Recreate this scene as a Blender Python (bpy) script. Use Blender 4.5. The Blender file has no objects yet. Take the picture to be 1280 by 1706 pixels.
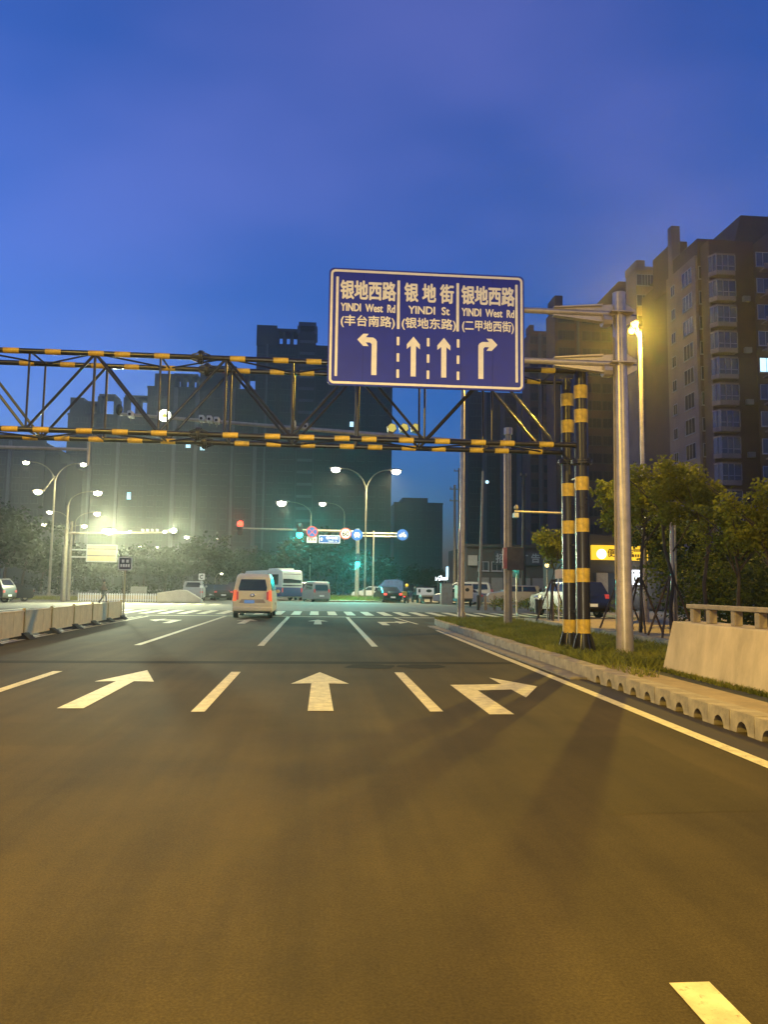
import bpy, math, random
from mathutils import Vector, Matrix
random.seed(7)
R = math.radians
sc = bpy.context.scene
col = sc.collection
# ------------------------------------------------------------------ camera
F_PX, CAM_H = 1282.0, 1.45
_h = Vector((1, -0.013, 0)).normalized()
_y = Vector((530 - 640, -(976 - 853), -F_PX)).normalized()
_z = _h.cross(_y).normalized()
if _z.y < 0: _z = -_z
_x = _y.cross(_z)
CM = Matrix((_x, _y, _z))
cam_d = bpy.data.cameras.new('camera')
cam = bpy.data.objects.new('camera', cam_d); col.objects.link(cam)
cam.matrix_world = Matrix.Translation((0, 0, CAM_H)) @ CM.to_4x4()
cam_d.sensor_fit = 'VERTICAL'; cam_d.sensor_height = 36; cam_d.lens = F_PX / 1706 * 36
cam_d.clip_start = 0.05; cam_d.clip_end = 3000
sc.camera = cam
# ------------------------------------------------------------------ sky, exposure
SKY_STRENGTH = 1.42
world = bpy.data.worlds.new('World'); sc.world = world; world.use_nodes = True
nt = world.node_tree; N = nt.nodes; LK = nt.links
bg = N['Background']
sky = N.new('ShaderNodeTexSky'); sky.sky_type = 'NISHITA'; sky.sun_disc = False
sky.sun_elevation = R(-0.3); sky.sun_rotation = R(-75); sky.ozone_density = 5.0; sky.dust_density = 1.2; sky.air_density = 1.0
tc = N.new('ShaderNodeTexCoord'); mp = N.new('ShaderNodeMapping'); mp.inputs['Scale'].default_value = (1.0, 1.6, 2.2)
mp.inputs['Rotation'].default_value = (0, 0.5, 0.3)
nz = N.new('ShaderNodeTexNoise'); nz.inputs['Scale'].default_value = 1.5; nz.inputs['Detail'].default_value = 3.5; nz.inputs['Roughness'].default_value = .45
rp = N.new('ShaderNodeValToRGB'); rp.color_ramp.elements[0].position = .36; rp.color_ramp.elements[1].position = .70
rp.color_ramp.interpolation = 'EASE'
rp.color_ramp.elements[0].color = (0, 0, 0, 1); rp.color_ramp.elements[1].color = (1, 1, 1, 1)
mx = N.new('ShaderNodeMix'); mx.data_type = 'RGBA'; mx.blend_type = 'ADD'
mx.inputs[7].default_value = (0.055, 0.042, 0.095, 1)
LK.new(tc.outputs['Generated'], mp.inputs[0]); LK.new(mp.outputs[0], nz.inputs['Vector']); LK.new(nz.outputs['Fac'], rp.inputs[0])
LK.new(rp.outputs['Color'], mx.inputs[0]); LK.new(sky.outputs[0], mx.inputs[6]); LK.new(mx.outputs[2], bg.inputs[0])
bg.inputs[1].default_value = SKY_STRENGTH
sc.view_settings.view_transform = 'Standard'; sc.view_settings.look = 'None'
sc.view_settings.gamma = 1; sc.view_settings.exposure = 0; sc.view_settings.use_curve_mapping = False
sc.render.engine = 'CYCLES'
sc.cycles.max_bounces = 5; sc.cycles.diffuse_bounces = 2; sc.cycles.glossy_bounces = 3; sc.cycles.transmission_bounces = 3
sc.cycles.volume_bounces = 0; sc.cycles.sample_clamp_indirect = 4; sc.cycles.use_denoising = True
LAMP = 2.1          # one dial for all the street lamps
SODIUM = (1.0, 0.645, 0.06); PALE = (1.0, 0.92, 0.55); COOL = (0.85, 1.0, 0.82)

# a pixel of the photograph turned into a place: G on a level at height z, P on the upright plane y = Y
def ray(px, py): return CM @ Vector((px - 640, -(py - 853), -F_PX))
def G(px, py, z=0.0):
    d = ray(px, py); t = (z - CAM_H) / d.z
    return d.x * t, d.y * t
def P(px, py, Y):
    d = ray(px, py); t = Y / d.y
    return d.x * t, CAM_H + d.z * t

# ------------------------------------------------------------------ mesh builder
class MB:
    def __init__(s): s.v = []; s.f = []; s.m = []; s.cm = 0
    def face(s, pts, m=None):
        i = len(s.v); s.v += [tuple(p) for p in pts]; s.f.append(tuple(range(i, i + len(pts)))); s.m.append(s.cm if m is None else m)
    def box(s, x0, x1, y0, y1, z0, z1, m=None):
        i = len(s.v)
        s.v += [(x0, y0, z0), (x1, y0, z0), (x1, y1, z0), (x0, y1, z0), (x0, y0, z1), (x1, y0, z1), (x1, y1, z1), (x0, y1, z1)]
        for q in ((0, 3, 2, 1), (4, 5, 6, 7), (0, 1, 5, 4), (1, 2, 6, 5), (2, 3, 7, 6), (3, 0, 4, 7)):
            s.f.append(tuple(i + k for k in q)); s.m.append(s.cm if m is None else m)
        return s
    def tube(s, p, q, r, r2=None, n=10, m=None, caps=True):
        p = Vector(p); q = Vector(q); r2 = r if r2 is None else r2
        d = (q - p); 
        if d.length < 1e-6: return s
        d.normalize(); a = d.orthogonal().normalized(); b = d.cross(a)
        i = len(s.v)
        for k in range(n):
            t = 2 * math.pi * k / n; o = a * math.cos(t) + b * math.sin(t)
            s.v.append(tuple(p + o * r)); s.v.append(tuple(q + o * r2))
        mm = s.cm if m is None else m
        for k in range(n):
            j = (k + 1) % n
            s.f.append((i + 2 * k, i + 2 * j, i + 2 * j + 1, i + 2 * k + 1)); s.m.append(mm)
        if caps:
            s.f.append(tuple(i + 2 * k for k in reversed(range(n)))); s.m.append(mm)
            s.f.append(tuple(i + 2 * k + 1 for k in range(n))); s.m.append(mm)
        return s
    def path(s, pts, r, r2=None, n=8, m=None):
        r2 = r if r2 is None else r2; c = len(pts) - 1
        pts = [Vector(p) for p in pts]; i0 = len(s.v); mm = s.cm if m is None else m
        prev = None
        for k, p in enumerate(pts):
            d = (pts[min(k + 1, c)] - pts[max(k - 1, 0)]).normalized()
            a = d.orthogonal().normalized() if prev is None else (prev - d * prev.dot(d)).normalized()
            prev = a; b = d.cross(a); rr = r + (r2 - r) * k / c
            for j in range(n):
                t = 2 * math.pi * j / n; s.v.append(tuple(p + (a * math.cos(t) + b * math.sin(t)) * rr))
        for k in range(c):
            for j in range(n):
                j2 = (j + 1) % n; o = i0 + k * n
                s.f.append((o + j, o + j2, o + n + j2, o + n + j)); s.m.append(mm)
        s.f.append(tuple(i0 + j for j in reversed(range(n)))); s.m.append(mm)
        s.f.append(tuple(i0 + c * n + j for j in range(n))); s.m.append(mm)
        return s
    def prism(s, poly, a0, a1, ax='y', m=None):
        """poly of 2-D points: ax y -> (x,z), ax x -> (y,z), ax z -> (x,y), swept from a0 to a1 along ax"""
        g = {'y': lambda u, v, a: (u, a, v), 'x': lambda u, v, a: (a, u, v), 'z': lambda u, v, a: (u, v, a)}[ax]
        i = len(s.v); n = len(poly); mm = s.cm if m is None else m
        s.v += [g(u, v, a0) for u, v in poly] + [g(u, v, a1) for u, v in poly]
        s.f.append(tuple(range(i, i + n))); s.f.append(tuple(range(i + 2 * n - 1, i + n - 1, -1))); s.m += [mm, mm]
        for k in range(n):
            j = (k + 1) % n; s.f.append((i + k, i + n + k, i + n + j, i + j)); s.m.append(mm)
        return s
    def ball(s, c, rx, ry=None, rz=None, n=10, k=6, m=None):
        ry = rx if ry is None else ry; rz = rx if rz is None else rz
        i = len(s.v); mm = s.cm if m is None else m
        for a in range(k + 1):
            t = math.pi * a / k
            for b in range(n):
                p = 2 * math.pi * b / n
                s.v.append((c[0] + rx * math.sin(t) * math.cos(p), c[1] + ry * math.sin(t) * math.sin(p), c[2] + rz * math.cos(t)))
        for a in range(k):
            for b in range(n):
                b2 = (b + 1) % n
                s.f.append((i + a * n + b, i + (a + 1) * n + b, i + (a + 1) * n + b2, i + a * n + b2)); s.m.append(mm)
        return s
    def tf(s, fn): s.v = [tuple(fn(*p)) for p in s.v]; return s
    def mesh(s, name, mats, smooth=True):
        me = bpy.data.meshes.new(name); me.from_pydata(s.v, [], s.f)
        for q in (mats if isinstance(mats, (list, tuple)) else [mats]): me.materials.append(q)
        me.polygons.foreach_set('material_index', s.m)
        me.validate()
        import bmesh
        b = bmesh.new(); b.from_mesh(me); bmesh.ops.recalc_face_normals(b, faces=b.faces); b.to_mesh(me); b.free()
        if smooth:
            me.polygons.foreach_set('use_smooth', [True] * len(me.polygons)); me.set_sharp_from_angle(angle=R(35))
        me.update(); return me
    def build(s, name, mats, parent=None, loc=(0, 0, 0), rz=0.0, smooth=True, bevel=0, seg=2):
        return put(name, s.mesh(name, mats, smooth), parent, loc, rz, bevel, seg)
def put(name, me, parent=None, loc=(0, 0, 0), rz=0.0, bevel=0, seg=2):
    o = bpy.data.objects.new(name, me); col.objects.link(o); o.parent = parent; o.location = loc; o.rotation_euler = (0, 0, rz)
    if bevel:
        b = o.modifiers.new('bevel', 'BEVEL'); b.width = bevel; b.segments = seg; b.limit_method = 'ANGLE'; b.angle_limit = R(32)
    return o
def tag(o, label=None, cat=None, group=None, kind=None):
    for k, v in (('label', label), ('category', cat), ('group', group), ('kind', kind)):
        if v: o[k] = v
    return o
def thing(name, label, cat, loc=(0, 0, 0), rz=0.0, group=None):
    o = bpy.data.objects.new(name, None); col.objects.link(o); o.location = loc; o.rotation_euler = (0, 0, rz); o.empty_display_size = .2
    return tag(o, label, cat, group)
def copy_tree(o, parent=None):
    c = o.copy(); col.objects.link(c); c.parent = parent
    for ch in o.children: copy_tree(ch, c)
    return c
def dup(o, loc, rz, label):
    c = copy_tree(o); c.location = loc; c.rotation_euler = (0, 0, rz); c['label'] = label; return c

# ------------------------------------------------------------------ materials
def mat(name, c, rough=.6, metal=0., var=.12, scale=6., bump=0., bscale=60., emit=None, es=1., c2=None, coord='Object', stretch=None, spec=None):
    m = bpy.data.materials.new(name); m.use_nodes = True; t = m.node_tree; n = t.nodes; l = t.links; b = n['Principled BSDF']
    c = tuple(c) + (1,); cc = tuple(c2) + (1,) if c2 else tuple(min(1, x * (1 - var * 2)) for x in c[:3]) + (1,)
    b.inputs['Roughness'].default_value = rough; b.inputs['Metallic'].default_value = metal
    if spec is not None: b.inputs['Specular IOR Level'].default_value = spec
    co = n.new('ShaderNodeTexCoord'); src = co.outputs[coord]
    if stretch:
        q = n.new('ShaderNodeMapping'); q.inputs['Scale'].default_value = stretch; l.new(src, q.inputs[0]); src = q.outputs[0]
    if var or c2:
        z = n.new('ShaderNodeTexNoise'); z.inputs['Scale'].default_value = scale; z.inputs['Detail'].default_value = 6; z.inputs['Roughness'].default_value = .62
        r = n.new('ShaderNodeValToRGB'); r.color_ramp.elements[0].position = .34; r.color_ramp.elements[1].position = .68
        r.color_ramp.elements[0].color = cc; r.color_ramp.elements[1].color = c
        l.new(src, z.inputs['Vector']); l.new(z.outputs['Fac'], r.inputs[0]); l.new(r.outputs[0], b.inputs['Base Color'])
        rr = n.new('ShaderNodeMapRange'); rr.inputs[3].default_value = max(0, rough - .1); rr.inputs[4].default_value = min(1, rough + .12)
        l.new(z.outputs['Fac'], rr.inputs[0]); l.new(rr.outputs[0], b.inputs['Roughness'])
    else: b.inputs['Base Color'].default_value = c
    if bump:
        z2 = n.new('ShaderNodeTexNoise'); z2.inputs['Scale'].default_value = bscale; z2.inputs['Detail'].default_value = 4
        u = n.new('ShaderNodeBump'); u.inputs['Strength'].default_value = bump; u.inputs['Distance'].default_value = .02
        l.new(src, z2.inputs['Vector']); l.new(z2.outputs['Fac'], u.inputs['Height']); l.new(u.outputs[0], b.inputs['Normal'])
    if emit:
        b.inputs['Emission Color'].default_value = tuple(emit) + (1,); b.inputs['Emission Strength'].default_value = es
    return m
def leafmat(name, c, c2):
    m = mat(name, c, .6, c2=c2, scale=1.2, spec=.2); t = m.node_tree; b = t.nodes['Principled BSDF']; o = t.nodes['Material Output']
    tr = t.nodes.new('ShaderNodeBsdfTranslucent'); mx_ = t.nodes.new('ShaderNodeMixShader'); mx_.inputs[0].default_value = .45
    t.links.new(b.inputs['Base Color'].links[0].from_socket, tr.inputs[0]); t.links.new(b.outputs[0], mx_.inputs[1]); t.links.new(tr.outputs[0], mx_.inputs[2]); t.links.new(mx_.outputs[0], o.inputs[0])
    return m
M = {}
M['steel'] = mat('galvanised_steel', (.58, .50, .36), .33, .5, .14, 5, .04, 40)
M['dullsteel'] = mat('dull_steel', (.36, .31, .21), .5, .3, .15, 5)
M['black'] = mat('black_gloss_paint', (.012, .012, .016), .30, 0, c2=(.018, .015, .013), scale=5, bump=.05, bscale=50)
M['yellow'] = mat('yellow_reflective_band', (.70, .455, .045), .5, 0, .24, 9, .03, 80)
M['blue'] = mat('blue_sign_sheeting', (.018, .030, .30), .45, 0, c2=(.022, .030, .24), scale=3)
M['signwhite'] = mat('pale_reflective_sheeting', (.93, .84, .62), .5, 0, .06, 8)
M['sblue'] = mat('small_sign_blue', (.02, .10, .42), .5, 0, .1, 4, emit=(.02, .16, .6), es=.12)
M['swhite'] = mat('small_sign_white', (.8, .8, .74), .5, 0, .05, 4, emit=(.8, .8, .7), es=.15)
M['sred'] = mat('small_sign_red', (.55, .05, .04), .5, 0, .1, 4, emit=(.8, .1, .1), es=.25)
M['sblack'] = mat('sign_black', (.01, .01, .01), .6, 0, .1, 4)
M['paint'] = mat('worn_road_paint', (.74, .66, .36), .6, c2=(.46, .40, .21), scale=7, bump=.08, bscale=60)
_t = M['paint'].node_tree; _b = _t.nodes['Principled BSDF']; _r = _b.inputs['Base Color'].links[0].from_socket
_n = _t.nodes.new('ShaderNodeTexNoise'); _n.inputs['Scale'].default_value = 22; _n.inputs['Detail'].default_value = 8; _n.inputs['Roughness'].default_value = .8
_c = _t.nodes.new('ShaderNodeTexCoord'); _t.links.new(_c.outputs['Object'], _n.inputs['Vector'])
_q = _t.nodes.new('ShaderNodeValToRGB'); _q.color_ramp.elements[0].position = .33; _q.color_ramp.elements[1].position = .43; _t.links.new(_n.outputs['Fac'], _q.inputs[0])
_m = _t.nodes.new('ShaderNodeMix'); _m.data_type = 'RGBA'; _m.inputs[6].default_value = (.10, .078, .035, 1); _t.links.new(_q.outputs[0], _m.inputs[0]); _t.links.new(_r, _m.inputs[7]); _t.links.new(_m.outputs[2], _b.inputs['Base Color'])
M['gutter'] = mat('gutter_concrete', (.26, .22, .15), .8, c2=(.16, .13, .09), scale=5, bump=.1)
M['kerb'] = mat('kerb_concrete', (.44, .36, .205), .8, c2=(.19, .155, .09), scale=4, bump=.15, bscale=70)
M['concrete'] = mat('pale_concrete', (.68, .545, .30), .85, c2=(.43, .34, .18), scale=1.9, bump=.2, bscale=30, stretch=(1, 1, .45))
M['stone'] = mat('weathered_stone', (.34, .28, .18), .85, c2=(.20, .165, .11), scale=6, bump=.2, bscale=50)
M['paving'] = mat('pavement_paving', (.40, .30, .15), .85, c2=(.26, .195, .10), scale=3, bump=.1)
M['earth'] = mat('earth', (.06, .055, .03), .95, c2=(.03, .035, .015), scale=3, bump=.3, bscale=20)
M['grass'] = leafmat('grass_blades', (.27, .26, .045), (.10, .12, .02))
M['leaf'] = leafmat('leaves_bright', (.29, .28, .03), (.11, .13, .018))
M['leafdark'] = leafmat('leaves_dark', (.075, .095, .018), (.035, .05, .012))
M['leaffar'] = leafmat('leaves_far', (.042, .055, .014), (.020, .030, .009))
M['bark'] = mat('bark', (.10, .075, .045), .9, 0, .2, 12, .4, 40)
M['stake'] = mat('timber_stake', (.12, .07, .035), .85, 0, .2, 12)
M['rubber'] = mat('rubber', (.018, .017, .016), .8, 0, .2, 9, .1)
M['cream'] = mat('cream_panel', (.84, .68, .38), .6, c2=(.70, .56, .30), scale=4)
M['white'] = mat('white_metal', (.62, .62, .56), .5, 0, .08, 5)
M['glassd'] = mat('dark_glass', (.012, .014, .016), .12, 0, 0, spec=.7)
M['chrome'] = mat('chrome', (.6, .6, .6), .2, 1, 0)
M['carcream'] = mat('cream_car_paint', (.92, .84, .46), .32, 0, .04, 3, spec=.6)
M['carsilver'] = mat('silver_car_paint', (.36, .35, .32), .35, .3, .05, 3, spec=.6)
M['cartan'] = mat('tan_car_paint', (.05, .037, .02), .4, 0, .06, 3)
M['carblack'] = mat('black_car_paint', (.012, .012, .013), .2, 0, .1, 3, spec=.7)
M['carwhite'] = mat('white_car_paint', (.62, .62, .58), .35, 0, .04, 3)
M['busblue'] = mat('bus_blue_paint', (.03, .06, .20), .35, 0, .1, 3)
M['buswhite'] = mat('bus_white_paint', (.52, .56, .50), .4, 0, .06, 3)
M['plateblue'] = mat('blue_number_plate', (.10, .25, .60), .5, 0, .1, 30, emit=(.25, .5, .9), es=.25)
M['cloth'] = mat('dark_cloth', (.03, .03, .035), .9, 0, .2, 9)
M['cloth2'] = mat('brown_cloth', (.16, .10, .07), .9, 0, .2, 9)
M['skin'] = mat('skin', (.42, .25, .17), .6, 0, .06, 9)
M['hair'] = mat('hair', (.015, .012, .01), .7, 0, .1, 9)
M['binbody'] = mat('bin_metal', (.05, .045, .035), .4, .3, .2, 9)
M['cabinet'] = mat('cabinet_paint', (.38, .38, .30), .6, 0, .12, 3)
def em(name, c, s): return mat(name, tuple(min(1, x * .6) for x in c), .5, 0, 0, emit=c, es=s)
M['e_sodium'] = em('lamp_sodium_lens', (1, .55, .10), 8)
M['e_pale'] = em('lamp_pale_lens', (1, .95, .68), 24)
M['e_soft'] = em('lamp_dim_lens', (1, .92, .66), 14)
M['e_red'] = em('signal_red_lens', (1, .03, .015), 10)
M['e_green'] = em('signal_green_lens', (.03, 1, .78), 10)
M['e_tail'] = em('tail_light_lens', (1, .16, .05), .8)
M['e_tailr'] = em('tail_light_red', (1, .05, .03), 3.0)
M['e_white'] = em('white_light', (.85, .95, 1), 6)
M['e_cool'] = em('cool_window_light', (.55, .85, 1), 1.6)
M['e_yshop'] = em('yellow_shop_light', (1, .60, .03), 1.05)
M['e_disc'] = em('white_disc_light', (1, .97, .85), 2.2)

def asphalt(name, a, b_, patch):
    m = bpy.data.materials.new(name); m.use_nodes = True; t = m.node_tree; n = t.nodes; l = t.links; b = n['Principled BSDF']
    co = n.new('ShaderNodeTexCoord')
    def noise(scale, det, st=None, rough=.6):
        z = n.new('ShaderNodeTexNoise'); z.inputs['Scale'].default_value = scale; z.inputs['Detail'].default_value = det; z.inputs['Roughness'].default_value = rough
        if st:
            q = n.new('ShaderNodeMapping'); q.inputs['Scale'].default_value = st; l.new(co.outputs['Object'], q.inputs[0]); l.new(q.outputs[0], z.inputs['Vector'])
        else: l.new(co.outputs['Object'], z.inputs['Vector'])
        return z
    z1 = noise(.35, 5); z2 = noise(75, 5, None, .9); z3 = noise(1.6, 4, (1, .05, 1)); z4 = noise(14, 5)
    r = n.new('ShaderNodeValToRGB'); r.color_ramp.elements[0].position = .39; r.color_ramp.elements[1].position = .61
    r.color_ramp.elements[0].color = a + (1,); r.color_ramp.elements[1].color = b_ + (1,)
    s = n.new('ShaderNodeMix'); s.data_type = 'FLOAT'; s.inputs[0].default_value = .5; l.new(z1.outputs['Fac'], s.inputs[2]); l.new(z3.outputs['Fac'], s.inputs[3])
    l.new(s.outputs[0], r.inputs[0])
    g = n.new('ShaderNodeMapRange'); g.inputs[1].default_value = .3; g.inputs[2].default_value = .7; g.inputs[3].default_value = .42; g.inputs[4].default_value = 1.58
    l.new(z2.outputs['Fac'], g.inputs[0])
    g2 = n.new('ShaderNodeMapRange'); g2.inputs[1].default_value = .3; g2.inputs[2].default_value = .7; g2.inputs[3].default_value = .93; g2.inputs[4].default_value = 1.06
    l.new(z4.outputs['Fac'], g2.inputs[0])
    mm = n.new('ShaderNodeMath'); mm.operation = 'MULTIPLY'; l.new(g.outputs[0], mm.inputs[0]); l.new(g2.outputs[0], mm.inputs[1])
    v = n.new('ShaderNodeVectorMath'); v.operation = 'SCALE'; l.new(r.outputs[0], v.inputs[0]); l.new(mm.outputs[0], v.inputs['Scale'])
    l.new(v.outputs[0], b.inputs['Base Color'])
    b.inputs['Roughness'].default_value = .82; b.inputs['Specular IOR Level'].default_value = .18
    u = n.new('ShaderNodeBump'); u.inputs['Strength'].default_value = .35; u.inputs['Distance'].default_value = .006; l.new(z2.outputs['Fac'], u.inputs['Height']); l.new(u.outputs[0], b.inputs['Normal'])
    return m
M['asphalt'] = asphalt('asphalt_road', (.038, .0282, .0085), (.074, .054, .0158), 0)
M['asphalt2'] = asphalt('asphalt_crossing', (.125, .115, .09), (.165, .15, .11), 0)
M['roadshade'] = mat('painted_road_shadow', (.016, .012, .005), .85, c2=(.030, .023, .009), scale=3, stretch=(.4, 2, 1), spec=.12)  # dark tone for the shadow painted on the road

# ------------------------------------------------------------------ ground, road, markings
def sheet(name, x0, x1, y0, y1, z, m, kind='structure'):
    b = MB(); b.face([(x0, y0, z), (x1, y0, z), (x1, y1, z), (x0, y1, z)]); return tag(b.build(name, m, smooth=False), kind=kind)
sheet('ground', -410, 410, -70, 450, -.012, M['earth'])
sheet('road', -30, 4.42, -60, 45, 0, M['asphalt'])
sheet('cycle_path', 7.75, 9.3, -60, 33, 0.004, M['asphalt'])
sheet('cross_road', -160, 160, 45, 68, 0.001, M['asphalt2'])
sheet('road', 4.42, 30, 32.2, 45, 0, M['asphalt'])
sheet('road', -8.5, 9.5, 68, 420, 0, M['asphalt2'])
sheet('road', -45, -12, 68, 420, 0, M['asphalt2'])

ZM = .005
def poly_mark(name, pts, z=ZM, m='paint'):
    b = MB(); b.face([(x, y, z) for x, y in pts]); o = b.build(name, M[m], smooth=False); return tag(o, kind='structure')
def strip(name, xa, ya, xb, yb, w, z=ZM, m='paint'):
    n = max(1, int(abs(yb - ya) / 3)); L = []; Rr = []
    for k in range(n + 1):
        t = k / n; x = xa + (xb - xa) * t; y = ya + (yb - ya) * t; j = random.uniform(-.006, .006)
        L.append((x - w / 2 + j, y)); Rr.append((x + w / 2 + j, y))
    return poly_mark(name, Rr + L[::-1], z, m)
LANE_L, LANE_A, LANE_B = -4.22, -1.34, 1.40
for X in (LANE_L, LANE_A, LANE_B):
    for y0 in (-7.4, -1.1, 9.1):
        y1 = {-7.4: -5.1, -1.1: 2.9, 9.1: 13.2}[y0]
        strip('lane_line', X + (.0 if X != LANE_B else .02), y0, X, y1, .155)
    strip('lane_line', X, 18.8, X, 36.3, .155)
strip('edge_line', 3.62, -8, 4.05, 26, .15)
strip('edge_line', 3.92, 30.2, 3.6, 36.3, .12)
poly_mark('stop_line', [(-7.9, 36.4), (16.5, 36.4), (16.5, 36.75), (-7.9, 36.75)])
strip('centre_line', -7.2, -6, -7.55, 35.5, .14); strip('centre_line', -7.42, 8, -7.83, 35.5, .10)
for k in range(5): strip('edge_line', -8.1 - k * .25, 32.5 + k * .5, -8.0 - k * .5, 34.5 + k * .9, .10)
def arrow_pts(kind, cx, y0, L=4.05):
    s = L / 4.05
    if kind == 'straight':
        p = [(-.15, 0), (.15, 0), (.13, 2.55), (.43, 2.5), (0, 4.05), (-.43, 2.5), (-.13, 2.55)]
    elif kind == 'right':
        p = [(-.15, 0), (.14, 0), (-.06, 2.15), (.62, 2.15), (.55, 1.3), (1.10, 2.55), (.42, 3.6), (.55, 2.75), (-.38, 2.75)]
        p = [(-.14, 0), (.15, 0), (.15, 2.05), (.66, 2.15), (.66, 1.35), (1.14, 2.5), (.66, 3.6), (.66, 2.75), (-.14, 2.65)]
    else:
        p = [(.14, 0), (-.15, 0), (-.15, 2.05), (-.66, 2.15), (-.66, 1.35), (-1.14, 2.5), (-.66, 3.6), (-.66, 2.75), (.14, 2.65)]
    return [(cx + x, y0 + y * s) for x, y in p]
poly_mark('lane_arrow', arrow_pts('straight', .06, 9.15)); poly_mark('lane_arrow', arrow_pts('straight', -2.83, 9.35))
poly_mark('lane_arrow', arrow_pts('right', 2.14, 8.9))
poly_mark('lane_arrow', arrow_pts('straight', .02, 29.4)); poly_mark('lane_arrow', arrow_pts('straight', -2.85, 29.4))
poly_mark('lane_arrow', arrow_pts('left', -5.6, 29.4)); poly_mark('lane_arrow', arrow_pts('right', 2.6, 29.2))
for k in range(34):
    x = -16.2 + k * .93
    poly_mark('crossing_stripe', [(x, 38.7), (x + .45, 38.7), (x + .45, 44.2), (x, 44.2)])
for k in range(9):
    x = -17 + k * 1.15; poly_mark('crossing_stripe', [(x, 56.5), (x + .6, 56.5), (x + .6, 59.5), (x, 59.5)])
b = MB(); b.prism([(-9, 14.45), (-4, 14.55), (0, 14.62), (4.05, 14.72), (4.05, 15.1), (1, 15.08), (-3, 15.02), (-9, 14.9)], .0022, .0026, 'z'); tag(b.build('painted_chord_shadow', M['roadshade'], smooth=False), kind='structure')  # shadow of the gantry's lower chords, painted as a dark strip
def blotch(name, cx, cy, rx, ry, z, n=22, m='roadshade'):
    pts = []
    for k in range(n):
        t = 2 * math.pi * k / n; j = random.uniform(.8, 1.15); pts.append((cx + rx * j * math.cos(t), cy + ry * j * math.sin(t)))
    return poly_mark(name, pts, z, m)
blotch('painted_shadow_blotch', 1.0, 14.15, .48, .42, .0032); blotch('painted_shadow_blotch', 1.95, 14.2, .45, .40, .0034)  # blotches beside the strip, shade put into their dark colour

M['patch'] = asphalt('asphalt_patch', (.040, .030, .008), (.063, .047, .0128), 0)
poly_mark('road_patch', [(1.9, 5.0), (3.15, 5.05), (3.2, 7.6), (1.95, 7.55)], .0010, 'patch'); poly_mark('road_patch', [(-3.7, 7.3), (-2.0, 7.25), (-1.95, 8.4), (-3.7, 8.45)], .0010, 'patch')
for k in range(7): blotch('oil_stain', random.uniform(-.5, .5) + random.choice((0, -2.8, 2.6)), random.uniform(2.5, 13), random.uniform(.05, .16), random.uniform(.1, .35), .0012 + .0001 * k, m='patch')

# verge, kerbs, pavement
b = MB(); b.prism([(4.55, -40), (7.55, -40), (7.55, 26), (7.2, 30.0), (6.0, 31.0), (5.0, 30.9), (4.62, 29.6), (4.55, 27)], -.01, .17, 'z')
tag(b.build('verge', M['earth'], smooth=False), kind='structure')
kb = thing('kerb', 'pale concrete kerb between the carriageway and the grass verge, with half round drain holes', 'kerb')
KH = .215
plain = MB().box(-.13, .13, .004, .996, 0, KH).mesh('kerb_block', M['kerb'])
arch = [(0.003, KH), (.003, 0)]
for k in range(9):
    t = math.pi * k / 8; arch.append((.23 - .105 * math.cos(t), .125 * math.sin(t)))
arch += [(.457, 0), (.457, KH)]
ab = MB(); ab.prism(arch[::-1], -.13, .13, 'x'); ab.box(.05, .06, .12, .34, 0, .13)
hole = ab.mesh('kerb_block', M['kerb'], smooth=False)
def kx(y): return 4.33 + .016 * (y - 7) * .5 + .13
y = 1.0
while y < 12.0:
    put('kerb_block', hole, kb, (kx(y) + random.uniform(-.006, .006), y, random.uniform(-.007, .003)), random.uniform(-.012, .012)); y += .46
while y < 28.5:
    put('kerb_block', plain, kb, (kx(y) + random.uniform(-.012, .012), y, random.uniform(-.012, .004)), random.uniform(-.012, .012)); y += 1.0
cur = [(kx(28.5), y), (4.72, 30.2), (5.15, 30.95), (5.9, 31.1), (6.7, 30.9), (7.35, 30.3), (7.6, 29.5), (7.68, 28.5)]
for a, c in zip(cur, cur[1:]):
    d = Vector((c[0] - a[0], c[1] - a[1])); o = put('kerb_block', plain, kb, (a[0], a[1], 0), math.atan2(-d.x, d.y)); o.scale = (1, d.length, 1)
y = 27.5
while y > 8: put('kerb_block', plain, kb, (7.68, y, 0), 0); y -= 1.0
b = MB(); b.box(4.08, 4.40, 12.3, 28.5, .0, .035); tag(b.build('gutter_slab', M['gutter']), kind='structure')
sheet('gutter', 3.85, kx(5) - .13, -20, 12.3, .003, mat('gutter_dirt', (.045, .032, .018), .85, c2=(.022, .016, .010), scale=4))
# pavement beyond the cycle path
tag(MB().box(9.45, 26, -20, 33.5, -.01, .13).build('pavement', M['paving'], smooth=False), kind='structure')
kb2 = thing('kerb', 'long low kerb between the cycle path and the paved ground with the staked trees', 'kerb')
for k in range(36): put('kerb_block', plain, kb2, (9.36 + random.uniform(-.003, .003), -2 + k, -.07), 0)
tag(MB().box(4.62, 5.15, -5, 12.8, .16, .19).build('verge_paving', M['paving'], smooth=False), kind='structure')

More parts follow.
